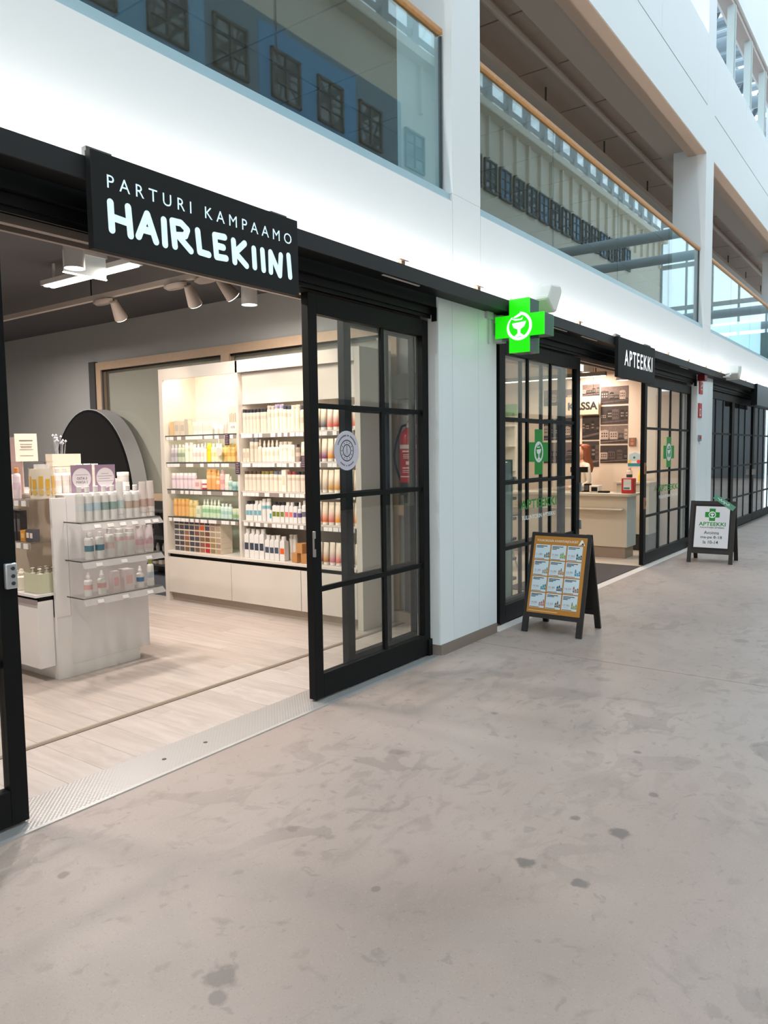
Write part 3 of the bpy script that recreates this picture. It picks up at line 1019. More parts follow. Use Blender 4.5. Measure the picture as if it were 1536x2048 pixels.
fa = (Vector((5.615, 0, 0)), Vector((0, -1, 0)), Vector((0, 0, 1)), Vector((-1, 0, 0)))
M().poly(archpts(8.42, .86, 1.0, 1.13), fa, .20).build('block', mat('arch_grey', S(180, 182, 184), .6), ar)
fa2 = (Vector((5.414, 0, 0)), Vector((0, -1, 0)), Vector((0, 0, 1)), Vector((-1, 0, 0)))
M().poly(archpts(8.42, .85, 1.0, 1.12), fa2, .006).build('rim', BLACK, ar)
fa3 = (Vector((5.4075, 0, 0)), Vector((0, -1, 0)), Vector((0, 0, 1)), Vector((-1, 0, 0)))
M().poly(archpts(8.42, .82, 1.0, 1.09), fa3, .003).build('mirror_glass', mat('black_mirror', (.012, .012, .013), .08), ar)

# dark tool rack between gondola and wall unit
tk = thing('tool_rack', 'charcoal tool rack with hanging styling tools behind the display stand', 'rack', (5.35, 6.98, 0))
RK = mat('rack_charcoal', S(52, 54, 56), .6)
bx('back', (.17, .2, -.30, .38, 0, 1.02), RK, tk)
bx('base', (-.12, .17, -.30, .38, 0, .20), mat('rack_base', S(86, 92, 100), .6), tk)
for z in (.32, .46, .62, .92):
    bx('shelf', (-.10, .17, -.30, .38, z, z+.015), RK, tk)
for i in range(6):
    y = -.24+i*.11
    M().cyl((.02, y, .72), (.02, y+.02, .92), .012, .018, 8).build('tool', mat('tool_black', (.03, .03, .03), .3), tk)
    M().lathe([(.02, 0), (.025, .05), (.01, .09), (0, .095)], 8, (.0, y, .475)).build('tool', mat('tool_grey', (.35, .35, .35), .4), tk)
    bx('tool', (-.06, .06, y-.03, y+.03, .335, .36+.01*(i % 3)), mat('tool_beige', S(170, 160, 148), .6), tk)

# ================================================================== SALON LAMPS


def can(n, loc, top, label, r=.072, p=32):
    t = thing('cylinder_lamp', label, 'lamp', loc, 0, 'white cylinder ceiling lamps in the salon')
    h = top-loc[2]
    M().lathe([(r*.9, .012), (r, 0), (r, h)], 24).build('housing', LAMPW, t)
    M().lathe([(0, .006), (r*.93, .006), (r*.93, .012)], 24).build('diffuser', GLOW, t)
    l = area('cylinder_lamp_light', (0, 0, -.004), 2*r, p, NEUT, (0, 0, 0), 'DISK')
    l.parent = t


can(0, (3.19, 5.05, 2.9), 3.19, 'white cylinder ceiling lamp in front of the exit sign', p=40)
can(1, (4.93, 5.07, 2.9), 3.19, 'white cylinder ceiling lamp nearest the wall shelves', p=11)
can(2, (4.2, 8.6, 2.9), 3.19, 'white cylinder ceiling lamp deep in the salon near the mirror', p=40)
can(3, (1.2, 6.4, 2.9), 3.19, 'white cylinder ceiling lamp above the left salon door', p=40)
can(4, (3.15, 4.15, 2.9), 3.19, 'added unseen cylinder lamp behind the salon signboard, brightening the display stand', p=26)  # added out of sight to brighten the stand end and front floor
can(5, (1.3, 4.15, 2.9), 3.19, 'white cylinder ceiling lamp behind the beam at far left', p=30)
es = thing('exit_sign', 'pale translucent plate sign hung from the salon ceiling', 'sign', (0, 0, 0))
bx('plate', (3.20, 3.55, 5.20, 5.212, 2.905, 3.06), mat('plate_pale', S(214, 220, 218), .3, emit=(.8, .9, .88), es=.12), es)
bx('edge', (3.195, 3.555, 5.198, 5.214, 2.898, 2.905), GLOW, es)
bx('holder', (3.25, 3.56, 5.19, 5.225, 3.06, 3.085), LAMPW, es)
for x in (3.27, 3.52):
    bx('rod', (x, x+.01, 5.2, 5.21, 3.085, 3.19), LAMPW, es)
tl = thing('linear_lamp', 'slim white linear ceiling lamp left of the salon sign', 'lamp', (0, 0, 0))
bx('housing', (3.60, 3.72, 4.97, 6.22, 3.01, 3.05), LAMPW, tl)
bx('tube', (3.615, 3.65, 5.0, 6.19, 3.0, 3.01), GLOW, tl)
bx('tube', (3.67, 3.705, 5.0, 6.19, 3.0, 3.01), GLOW, tl)
for y in (5.1, 6.1):
    bx('rod', (3.655, 3.67, y, y+.02, 3.05, 3.19), LAMPW, tl)
l = area('linear_lamp_light', (3.66, 5.6, 2.995), .10, 36, NEUT, (0, 0, 0), sy=1.2)
l.parent = tl
rt = thing('track_rail', 'long pale track rail carrying the salon spotlights', 'track', (0, 0, 0))
bx('rail', (4.18, 4.225, 4.35, 8.4, 2.99, 3.035), mat('track_pale', S(196, 184, 174), .4), rt)
for y in (4.8, 6.4, 8.1):
    bx('rod', (4.2, 4.208, y, y+.008, 3.035, 3.19), BLACK, rt)
rt2 = thing('track_rail', 'second pale track rail at the far left of the salon ceiling', 'track', (0, 0, 0))
bx('rail', (3.18, 3.20, 6.35, 9.4, 3.06, 3.085), mat('track_pale', S(196, 184, 174), .4), rt2)
bx('rod', (3.185, 3.195, 6.5, 6.51, 3.085, 3.19), LAMPW, rt2)
HP = mat('spot_pale', S(150, 138, 128), .45)
for n, (y, dirv, lab) in enumerate([(6.22, (.62, .30, -.72), 'track spotlight farthest from the salon sign, aimed at the mirror'), (5.19, (.62, .25, -.74), 'middle track spotlight under the salon sign, aimed at the shelves'),
                                    (4.80, (.72, -.10, -.68), 'track spotlight nearest the salon front, aimed at the shelves')]):
    t = thing('track_spotlight', lab, 'spotlight', (4.2, y, 2.99), 0, 'track spotlights on the pale rail')
    M().lathe([(0, -.055), (.03, -.052), (.045, -.03), (.045, -.01), (.03, 0), (0, 0)], 16, (0, 0, 0), 0, 1, 3.2).build('driver', HP, t)
    d = Vector(dirv).normalized()
    p0 = Vector((.03, -.13, -.05))
    M().cyl(p0-d*.02, p0+d*.16, .034, .062, 18).build('head', HP, t)
    M().cyl(p0+d*.158, p0+d*.164, .058, .058, 18).build('lens', GLOW, t)
    M().cyl(p0+d*.066, p0+d*.074, .0455, .0465, 18).build('collar', mat('spot_gold', S(200, 150, 90), .4, .3), t)
    ld = bpy.data.lights.new('track_spot_beam', 'SPOT')
    ld.energy = 22
    ld.color = WARM
    ld.spot_size = R(62)
    ld.spot_blend = .6
    ld.shadow_soft_size = .05
    lo = bpy.data.objects.new('track_spot_beam', ld)
    COL.objects.link(lo)
    lo.location = p0+d*.18
    lo.rotation_euler = d.to_track_quat('-Z', 'Y').to_euler()
    lo.parent = t

# ================================================================== WALL SHELF UNIT
cb = thing('shelf_unit', 'tall cream wall unit with lit product shelves in the salon', 'shelving', (0, 0, 0))
CX0, CX1 = 5.10, 5.56
SH = [1.755, 1.475, 1.195, .905]
DIV = [(3.95, 4.01), (4.545, 4.575), (5.44, 5.47), (6.575, 6.635)]
for i, (a, b) in enumerate(DIV):
    bx('side_panel', (CX0, CX1, a, b, 0 if i in (0, 3) else .54, 2.45), LAM, cb, .002)
bx('valance', (CX0, CX0+.03, 4.01, 6.575, 2.335, 2.45), LAM, cb)
bx('top_panel', (CX0+.03, CX1, 4.01, 6.575, 2.42, 2.45), LAM, cb)
bx('back_panel', (CX1-.02, CX1, 4.01, 6.575, .54, 2.42), LAM, cb)
bx('upper_panel', (CX0+.06, CX0+.09, 4.575, 5.44, 2.03, 2.335), LAM, cb)
bx('upper_panel', (CX0+.06, CX0+.09, 4.01, 4.545, 2.03, 2.335), LAM, cb)
bx('counter', (CX0-.012, CX1-.02, 4.01, 6.575, .512, .54), LAM, cb, .003)
bx('grip_recess', (CX0+.03, CX0+.05, 4.01, 6.575, .472, .512), BLACK, cb)
for a, b in ((4.012, 4.668), (4.674, 5.60), (5.606, 6.573)):
    bx('base_door', (CX0, CX0+.02, a, b, .095, .474), LAM, cb, .002)
bx('plinth', (CX0+.05, CX0+.07, 4.01, 6.575, 0, .09), mat('plinth_beige', S(178, 164, 150), .5), cb)
bx('carcass', (CX0+.07, CX1-.02, 4.01, 6.575, .005, .47), mat('carcass', (.5, .46, .42), .6), cb)
PRICE = mat('price_tag', (.85, .83, .80), .5)
RAILM = mat('rail_grey', S(150, 140, 132), .4)
GSH = glass('shelf_glass', (.86, .92, .90), 1.5)
for si, (a, b) in enumerate(((5.47, 6.575), (4.575, 5.44), (4.01, 4.545))):
    for k, z in enumerate(SH):
        s_ = bx('shelf', (CX0+.02, CX1-.02, a, b, z-.012, z), GSH if si == 0 else LAM, cb)
        if si == 0:
            bx('shelf_edge', (CX0+.017, CX0+.02, a, b, z-.012, z), mat('edge_dark', S(70, 80, 78), .2), cb)
        r_ = bx('price_rail', (CX0+.008, CX0+.014, a+.02, b-.02, z-.05, z-.012), RAILM, cb)
        y = b-.03
        n = 0
        while y-.05 > a:
            w = random.choice((.045, .05, .06))
            if random.random() < .86:
                bx('price_tag', (CX0+.004, CX0+.008, y-w, y, z-.048, z-.013), PRICE, r_)
            y -= w+random.choice((.004, .01, .03))
            n += 1
# lighting inside the unit
for a, b, p in ((5.5, 6.55, 7), (4.6, 5.42, .8), (4.03, 4.53, .8)):
    l = area('shelf_unit_light', (CX0+.07, (a+b)/2, 2.405 if a > 5.4 else 2.02), .04, p, WARM, (R(0), R(-28), 0), sy=b-a)
    l.parent = cb
for a, b, z, p in ((5.5, 6.55, 1.735, 0.65), (4.6, 5.42, 1.735, 0.45), (4.03, 4.53, 1.735, 0.40), (5.5, 6.55, 1.455, 0.50), (4.6, 5.42, 1.455, 0.35), (4.03, 4.53, 1.455, 0.35), (4.6, 5.42, 1.18, 0.25), (5.5, 6.55, 1.18, 0.30), (4.03, 4.53, 1.18, 0.25)):
    l = area('shelf_strip_light', (CX0+.03, (a+b)/2, z), .015, p, WARM, (0, R(-20), 0), sy=b-a)
    l.parent = cb

# ------------------------------------------------------------------ product kit
UM = {}


def unit(kind):
    if kind in UM:
        return UM[kind]
    d = {}
    n = 14
    dm = cm((.8, .8, .8))
    if kind == 'bottle':
        d['body'] = M().lathe([(0, 0), (.46, 0), (.5, .015), (.5, .72), (.44, .79), (.24, .82), (.22, .84)], n).mesh('bottle_body', dm)
        d['cap'] = M().lathe([(.27, .83), (.27, .985), (.24, 1), (0, 1)], n).mesh('bottle_cap', dm)
        d['band'] = M().lathe([(.508, .30), (.508, .52)], n).mesh('bottle_band', dm)
    elif kind == 'wide':
        d['body'] = M().lathe([(0, 0), (.47, 0), (.5, .012), (.5, .835), (.47, .85)], n).mesh('wide_body', dm)
        d['cap'] = M().lathe([(.42, .85), (.42, .99), (.40, 1), (0, 1)], n).mesh('wide_cap', dm)
        d['band'] = M().lathe([(.508, .56), (.508, .70)], n).mesh('wide_band', dm)
    elif kind == 'square':
        d['body'] = M().box(-.5, .5, -.5, .5, 0, .80).box(-.36, .36, -.36, .36, .80, .84).mesh('square_body', dm)
        d['cap'] = M().lathe([(.38, .84), (.38, 1), (0, 1)], n).mesh('square_cap', dm)
        d['band'] = M().box(-.505, -.49, -.42, .42, .28, .52).mesh('square_label', dm)
    elif kind == 'box':
        d['body'] = M().box(-.5, .5, -.5, .5, 0, 1).mesh('box_body', dm)
        d['band'] = M().box(-.508, -.5, -.34, .34, .30, .72).mesh('box_label', dm)
    elif kind == 'tube':
        q = M()
        vs = []
        rows = [(.47, .47, .13), (.48, .44, .35), (.49, .33, .65), (.5, .14, .93), (.5, .05, 1)]
        for wx, wy, z in rows:
            vs += [(wy*math.sin(2*math.pi*i/n), wx*math.cos(2*math.pi*i/n), z) for i in range(n)]
        fs_ = []
        for k in range(len(rows)-1):
            fs_ += [(k*n+i, (k+1)*n+i, (k+1)*n+(i+1) % n, k*n+(i+1) % n) for i in range(n)]
        fs_ += [tuple(range(n)), tuple(range((len(rows)-1)*n, len(rows)*n))]
        q.add(vs, fs_)
        d['body'] = q.mesh('tube_body', dm)
        d['cap'] = M().lathe([(0, 0), (.42, 0), (.44, .01), (.44, .13), (0, .13)], n).mesh('tube_cap', dm)
        q = M()
        vs = []
        for wx, wy, z in ((.49, .475, .30), (.497, .40, .50)):
            vs += [(wy*math.sin(2*math.pi*i/n), wx*math.cos(2*math.pi*i/n), z) for i in range(n)]
        q.add(vs, [(i, n+i, n+(i+1) % n, (i+1) % n) for i in range(n)])
        d['band'] = q.mesh('tube_band', dm)
    elif kind == 'jar':
        d['body'] = M().lathe([(0, 0), (.48, 0), (.5, .03), (.5, .62)], n).mesh('jar_body', dm)
        d['cap'] = M().lathe([(.52, .60), (.52, .97), (.5, 1), (0, 1)], n).mesh('jar_lid', dm)
        d['band'] = M().lathe([(.508, .16), (.508, .46)], n).mesh('jar_band', dm)
    elif kind == 'spray':
        d['body'] = M().lathe([(0, 0), (.47, 0), (.5, .015), (.5, .60), (.42, .66), (.20, .69), (.20, .72)], n).mesh('spray_body', dm)
        d['cap'] = M().lathe([(.26, .71), (.28, .80), (.20, .86), (.16, .97), (0, 1)], n).mesh('spray_nozzle', dm)
        d['band'] = M().lathe([(.508, .28), (.508, .48)], n).mesh('spray_band', dm)
    UM[kind] = d
    return d


KN = {'bottle': ('shampoo_bottle', 'bottle'), 'wide': ('shampoo_bottle', 'bottle'), 'square': ('lotion_bottle', 'bottle'), 'box': ('product_box', 'box'), 'tube': ('cream_tube', 'tube'),
      'jar': ('cream_jar', 'jar'), 'spray': ('spray_bottle', 'spray bottle')}


def obj_mat(o, m):
    o.material_slots[0].link = 'OBJECT'
    o.material_slots[0].material = m


PROD = []


def product(kind, loc, w, h, body, cap, band, label, group, depth=None, rz=0):
    d = unit(kind)
    nm, cat = KN[kind]
    o = bpy.data.objects.new(nm, d['body'])
    COL.objects.link(o)
    o.location = loc
    o.scale = (depth or w, w, h)
    o.rotation_euler = (0, 0, rz)
    obj_mat(o, body if not isinstance(body, tuple) else cm(body, .35))
    for k, c in (('cap', cap), ('band', band)):
        if c is None or k not in d:
            continue
        p = bpy.data.objects.new('cap' if k == 'cap' else 'label_band', d[k])
        COL.objects.link(p)
        p.parent = o
        obj_mat(p, c if not isinstance(c, tuple) else cm(c, .4))
    tag(o, label, cat, group)
    PROD.append(o)
    return o


WH = (.80, .78, .75)
CRM = (.78, .73, .64)
DK = (.03, .03, .04)
NAVY = S(46, 52, 70)
C = S
cnt = {}


def row(shelf, group, y0, y1, x, z, items, axis='y'):
    """items run left to right as seen from the arcade: (kind, count, width, height, body, cap, band, words)"""
    tot = sum(i[1]*i[2] for i in items)
    n = sum(i[1] for i in items)
    fk = min(1, (abs(y1-y0)-n*.002)/tot)
    gap = max(.002, (abs(y1-y0)-tot*fk)/max(1, n))
    p = 0
    k = 0
    for it in items:
        kind, c, w, h, body, cap, band, words = it[:8]
        w *= fk
        for j in range(c):
            p += w/2+gap/2
            hh = h*(1+random.uniform(-.012, .012))
            off = random.uniform(-.004, .006)
            loc = (x+w/2+off, y0-p, z) if axis == 'y' else (y0+p, x+w/2+off, z)
            rz = 0 if axis == 'y' else R(90)
            label = '%s, %s from left, %s' % (words, ORD[k], shelf)
            o = product(kind, loc, w-.002 if gap < .003 else w, hh, body, cap, band, label, group, None, rz)
            p += w/2+gap/2
            k += 1


S1, S2, S3 = 'far bay', 'middle bay', 'near bay'
G = 'hair products in the wall unit'
bz = .0015
# far bay (left in the photograph)
row('top shelf of far bay', 'hair products on the top shelf of the far bay', 6.55, 5.68, 5.16, SH[0]+bz, [
    ('box', 1, .07, .145, C(222, 190, 140), None, None, 'tan product box'), ('box', 2, .085, .15, C(222, 208, 186), None, C(200, 190, 170), 'beige product box'), ('box', 1, .06, .165, C(200, 190, 174), None, None, 'taupe product box'),
    ('box', 1, .07, .11, C(238, 224, 190), None, None, 'cream product box'), ('box', 4, .075, .13, WH, None, C(232, 222, 204), 'white product box'), ('jar', 2, .075, .09, WH, C(240, 236, 226), C(230, 220, 200), 'white jar'), ('bottle', 1, .055, .13, C(226, 200, 190), WH, None, 'pale pink bottle')])
row('second shelf of far bay', 'hair products on the second shelf of the far bay', 6.56, 5.50, 5.15, SH[1]+bz, [
    ('bottle', 2, .055, .185, C(196, 190, 194), C(210, 206, 210), C(170, 164, 170), 'pale lilac bottle'), ('bottle', 2, .058, .185, C(196, 206, 180), C(220, 224, 208), C(150, 164, 140), 'sage green bottle'),
    ('wide', 2, .058, .20, C(236, 236, 216), WH, C(214, 220, 190), 'cream bottle'), ('bottle', 3, .052, .185, C(240, 232, 222), WH, C(226, 206, 198), 'white bottle'), ('spray', 1, .045, .20, WH, WH, C(230, 226, 210), 'white spray bottle'),
    ('wide', 1, .062, .195, C(246, 216, 60), C(240, 226, 110), C(232, 196, 40), 'yellow bottle'), ('bottle', 3, .055, .185, C(244, 240, 206), C(248, 246, 230), C(232, 220, 160), 'pale yellow bottle'),
    ('bottle', 3, .06, .18, C(234, 204, 130), C(228, 190, 104), C(216, 176, 96), 'golden bottle'), ('bottle', 1, .06, .20, C(206, 160, 96), C(232, 190, 90), C(180, 130, 70), 'amber bottle')])
row('third shelf of far bay', 'hair products on the third shelf of the far bay', 6.56, 5.50, 5.15, SH[2]+bz, [
    ('wide', 6, .064, .165, C(226, 210, 214), C(244, 240, 238), C(200, 182, 190), 'pale pink bottle'), ('box', 1, .09, .10, C(240, 212, 208), None, C(214, 170, 170), 'pink product box'), ('jar', 1, .08, .10, C(200, 70, 80), WH, C(240, 220, 216), 'red jar'),
    ('wide', 2, .07, .205, C(232, 172, 108), C(240, 184, 118), C(236, 196, 146), 'orange bottle'), ('spray', 1, .055, .20, C(240, 170, 110), C(246, 190, 130), C(250, 210, 170), 'orange spray bottle'), ('bottle', 1, .06, .20, C(240, 190, 186), C(236, 196, 204), C(222, 160, 160), 'rose bottle'),
    ('tube', 1, .065, .16, C(238, 232, 216), WH, C(220, 212, 190), 'cream tube'), ('spray', 1, .05, .14, C(190, 210, 200), C(210, 200, 180), C(150, 190, 184), 'teal spray bottle'), ('jar', 2, .062, .085, C(170, 206, 200), C(190, 216, 210), C(120, 170, 170), 'teal jar')])
row('fourth shelf of far bay', 'hair products on the fourth shelf of the far bay', 6.54, 5.50, 5.15, SH[3]+bz, [
    ('wide', 4, .062, .185, C(226, 176, 112), C(236, 190, 112), C(212, 156, 90), 'orange bottle'), ('wide', 2, .068, .175, C(226, 202, 140), C(232, 214, 160), C(206, 180, 110), 'straw yellow bottle'), ('box', 1, .07, .12, C(222, 226, 200), None, C(190, 206, 170), 'pale green product box'),
    ('spray', 5, .056, .19, C(206, 226, 196), C(226, 234, 214), C(150, 196, 150), 'mint spray bottle'), ('bottle', 3, .056, .15, C(206, 226, 216), C(222, 234, 226), C(170, 206, 196), 'aqua bottle'), ('jar', 2, .07, .105, C(190, 214, 200), C(206, 214, 180), C(150, 180, 120), 'green jar')])
# middle bay
row('top shelf of middle bay', 'hair products on the top shelf of the middle bay', 5.44, 4.585, 5.14, SH[0]+bz, [
    ('wide', 7, .048, .225, C(222, 212, 194), DK, C(206, 196, 178), 'cream bottle with black cap'), ('wide', 2, .05, .245, C(236, 224, 204), C(190, 180, 170), C(216, 204, 184), 'cream bottle with grey cap'), ('wide', 2, .052, .25, C(246, 236, 216), C(170, 160, 190), C(226, 214, 194), 'cream bottle with lilac cap'),
    ('wide', 2, .052, .238, C(246, 238, 218), C(70, 76, 88), C(226, 214, 194), 'cream bottle with slate cap'), ('wide', 2, .052, .236, C(246, 238, 218), C(236, 226, 206), None, 'plain cream bottle'), ('bottle', 2, .055, .235, C(236, 224, 204), C(70, 74, 84), C(214, 200, 180), 'cream bottle with dark cap')])
row('second shelf of middle bay', 'hair products on the second shelf of the middle bay', 5.44, 4.585, 5.14, SH[1]+bz, [
    ('box', 2, .045, .13, C(226, 212, 194), None, C(200, 186, 166), 'slim beige box'), ('wide', 2, .052, .225, C(222, 210, 192), C(130, 130, 140), C(204, 190, 172), 'beige bottle'), ('spray', 1, .05, .215, C(226, 214, 196), C(200, 190, 176), None, 'beige spray bottle'),
    ('spray', 4, .056, .205, C(244, 236, 220), C(214, 204, 190), C(230, 220, 204), 'cream spray bottle'), ('wide', 3, .055, .185, C(248, 242, 228), C(206, 196, 184), C(236, 226, 210), 'ivory bottle'), ('box', 1, .05, .155, C(246, 238, 222), None, C(226, 214, 196), 'ivory slim box'),
    ('bottle', 1, .05, .16, C(176, 160, 146), DK, C(220, 206, 190), 'clear bottle with black cap'), ('tube', 1, .062, .18, C(240, 230, 210), DK, C(220, 206, 186), 'ivory tube with black cap'), ('jar', 1, .05, .14, C(226, 200, 186), C(210, 186, 160), None, 'blush jar')])
row('third shelf of middle bay', 'hair products on the third shelf of the middle bay', 5.44, 4.585, 5.14, SH[2]+bz, [
    ('wide', 4, .056, .19, C(232, 220, 204), C(90, 70, 60), C(212, 198, 182), 'cream bottle with brown cap'), ('wide', 3, .056, .19, C(238, 226, 208), C(140, 124, 70), C(220, 206, 188), 'cream bottle with olive cap'), ('wide', 2, .056, .188, C(240, 230, 214), C(110, 120, 140), C(222, 210, 192), 'cream bottle with blue cap'),
    ('box', 1, .055, .205, C(248, 240, 224), None, C(226, 210, 186), 'tall cream box'), ('wide', 2, .056, .188, C(238, 226, 210), C(150, 70, 70), C(218, 202, 186), 'cream bottle with red cap'), ('wide', 3, .056, .186, C(232, 220, 204), C(44, 44, 52), C(210, 196, 180), 'cream bottle with black cap')])
row('fourth shelf of middle bay', 'hair products on the fourth shelf of the middle bay', 5.42, 4.585, 5.14, SH[3]+bz, [
    ('square', 2, .052, .19, WH, DK, C(112, 172, 184), 'white bottle with teal label and black cap'), ('square', 2, .052, .195, WH, C(226, 222, 218), C(112, 172, 184), 'white bottle with teal label'), ('wide', 2, .05, .215, WH, C(222, 218, 214), C(130, 186, 196), 'white tall bottle with teal label'),
    ('box', 1, .034, .11, WH, None, C(60, 160, 160), 'small white box with teal label'), ('square', 3, .052, .19, WH, DK, C(116, 130, 48), 'white bottle with olive label'), ('square', 2, .05, .19, WH, C(226, 222, 218), C(226, 120, 112), 'white bottle with coral label'),
    ('square', 1, .05, .19, WH, DK, C(112, 84, 150), 'white bottle with violet label'), ('spray', 1, .045, .20, WH, WH, C(100, 84, 130), 'white spray bottle with violet label'), ('bottle', 1, .058, .21, WH, C(214, 212, 214), C(110, 108, 124), 'white bottle with grey label'), ('tube', 1, .045, .235, WH, WH, C(190, 60, 104), 'white tube with magenta label')])
row('counter of middle bay', 'white bottles on the counter of the middle bay', 5.44, 4.90, 5.13, .5415, [
    ('square', 4, .062, .285, WH, C(226, 222, 216), C(58, 66, 84), 'tall white bottle with navy label'), ('square', 3, .058, .235, WH, C(226, 222, 216), C(66, 78, 96), 'short white bottle with navy label'), ('square', 1, .06, .23, WH, WH, C(226, 96, 30), 'white bottle with orange label')])
row('counter of middle bay behind the orange label', 'white bottles behind the orange labelled bottle', 4.93, 4.82, 5.21, .5415, [('wide', 2, .052, .245, C(226, 220, 210), C(222, 216, 206), None, 'plain white bottle')])
# near bay tubes


def gradmat(name, top, bot):
    m = bpy.data.materials.new(name)
    m.use_nodes = True
    nt = m.node_tree
    b = nt.nodes['Principled BSDF']
    tc = nt.nodes.new('ShaderNodeTexCoord')
    sp_ = nt.nodes.new('ShaderNodeSeparateXYZ')
    nt.links.new(tc.outputs['Object'], sp_.inputs[0])
    r = nt.nodes.new('ShaderNodeValToRGB')
    r.color_ramp.elements[0].position = .18
    r.color_ramp.elements[0].color = (*bot, 1)
    r.color_ramp.elements[1].position = .62
    r.color_ramp.elements[1].color = (*top, 1)
    nt.links.new(sp_.outputs[2], r.inputs[0])
    nt.links.new(r.outputs[0], b.inputs['Base Color'])
    b.inputs['Roughness'].default_value = .3
    return m


GM = {k: gradmat('tube_print_'+k, C(240, 226, 206), C(*c)) for k, c in dict(brown=(120, 80, 60), red=(200, 70, 50), coral=(220, 110, 100), plum=(140, 60, 120), amber=(232, 150, 30), gold=(206, 150, 60), taupe=(190, 172, 156), pink=(206, 120, 140), orange=(224, 110, 40), ochre=(190, 120, 40), grey=(96, 100, 112)).items()}
for k, (z, names) in enumerate([(SH[0], ('brown', 'grey', 'coral', 'red', 'orange', 'amber', 'coral')), (SH[1], ('pink', 'plum', 'amber', 'plum', 'gold', 'red', 'pink')), (SH[2], ('taupe', 'taupe', 'gold', 'gold', 'amber', 'gold', 'taupe')),
                                (SH[3], ('pink', 'orange', 'coral', 'amber', 'orange', 'pink', 'amber')), (.5415-bz, ('red', 'ochre', 'pink', 'coral', 'grey', 'grey', 'taupe'))]):
    row('%s of near bay' % ['top shelf', 'second shelf', 'third shelf', 'fourth shelf', 'counter'][k], 'gradient tubes in the near bay', 4.535, 4.02, 5.15, z+bz,
        [('tube', 1, .062, .205, GM[n_], C(236, 230, 222), None, 'white tube fading to %s' % n_) for n_ in names])
# hair colour cartons stacked nine by six on the counter
DYE = ['4a4e58 4a4e58 3c4350 3e4654 4c4c54 8c3a2c 3c4050 8c7866 a08c76', '3e4450 5a4c4e 3a4250 4c4850 6a5650 c85a30 50485a a08c78 b4a08a', '5a5e66 50525a 8c6a58 44464e 7a5048 80705c 74483c a8967e b6a48e',
       '4a505a 565058 96624e 464c56 54505a 80624c 7c5c40 9c8a5c b09a80', '40464e 4a4650 7c6048 464c54 4e4a54 8e5a4a a03c3c 98865a a08a74', '4e545c 52545c 7a5c48 444a52 6a5448 9a6a54 b03038 8e7c5e ae987e']
for r_ in range(6):
    for c_, hx in enumerate(DYE[r_].split()):
        col = S(int(hx[:2], 16), int(hx[2:4], 16), int(hx[4:], 16))
        w, h = .0785, .0565
        y = 6.50-c_*w*1.02
        z = .5415+(5-r_)*(h+.0006)
        o = bx('dye_carton', (5.135, 5.29, y-w*.99, y, z, z+h), C(236, 220, 200))if False else None
        o = M().box(-.0775, .0775, -w*.495, w*.495, 0, h).build('dye_carton', cm(C(228, 212, 192)))
        o.location = (5.215, y-w/2, z)
        M().box(-.0785, -.0775, -w*.45, w*.45, h*.08, h*.86).build('swatch', cm(col), o)
        tag(o, 'hair colour carton in %s column from left, %s row from top' % (ORD[c_], ORD[r_]), 'carton', 'hair colour cartons stacked on the counter')
t = thing('gift_bag', 'white gift bag with round discount tag on the top shelf', 'bag', (5.13, 5.575, SH[0]+bz))
fb = FX(0, .085, 0)
M().poly([(0, 0), (.15, 0), (.155, .27), (.02, .26)], FX(.08, .075, 0), .06).build('bag', cm(C(236, 226, 210)), t)
M().disc(.075, .06, .042, FX(.0195, .075, 0), .001, 0, 24).build('tag', cm(C(246, 240, 232)), t)
text('print', '-15 %', FX(.0183, .03, .05), .06, .024, INK, t, .02, .0006)
q = M()
for i in range(4):
    q.rect(.035+i*.025, .05+i*.025, .11, .19+.01*(i % 2), FX(.0195, .075, 0), .0006)
q.build('picture', cm(C(206, 176, 146)), t)
for n, (y, z, l) in enumerate([(5.60, SH[0]-.115, 'dark shelf card hanging below the gift bag'), (5.46, SH[1]-.115, 'dark shelf card beside the bay divider'), (4.60, SH[1]-.06, 'dark shelf card near the black door stile')]):
    t = thing('shelf_card', l, 'card', (5.085, y, z))
    M().rect(0, .062, 0, .115, FX(.01, .03, 0), .002).build('card', cm(C(58, 56, 70)), t)
    q = M()
    for i in range(6):
        q.rect(.008, .05-.006*(i % 2), .014+i*.017, .020+i*.017, FX(.0075, .03, 0), .0006)
    q.build('print', cm(C(190, 150, 150)), t)
t = thing('price_pendant', 'pale pink round tag hanging over the yellow bottles', 'tag', (5.10, 5.725, 1.60))
M().disc(0, 0, .045, FX(0, 0, -.02), .003, 0, 8).build('tag', cm(C(240, 214, 200)), t)
M().rect(-.004, .004, .02, .14, FX(-.001, 0, 0), .002).build('string', cm(C(244, 240, 232)), t)
KR = mat('kraft_board', S(190, 136, 82), .7)
for n, (y, z, l) in enumerate([(4.75, .5415, 'left kraft cardboard cube at the bottom of the small stack'), (4.636, .5415, 'right kraft cardboard cube at the bottom of the small stack'), (4.69, .6325, 'kraft cardboard cube on top of the small stack')]):
    o = tag(M().box(-.047, .047, -.045, .045, 0, .09).build('kraft_box', KR, None, True, .002), l, 'box', 'kraft cubes on the counter')
    o.location = (5.16, y, z)
    o.rotation_euler = (0, 0, R((-14, 12, -10)[n]))

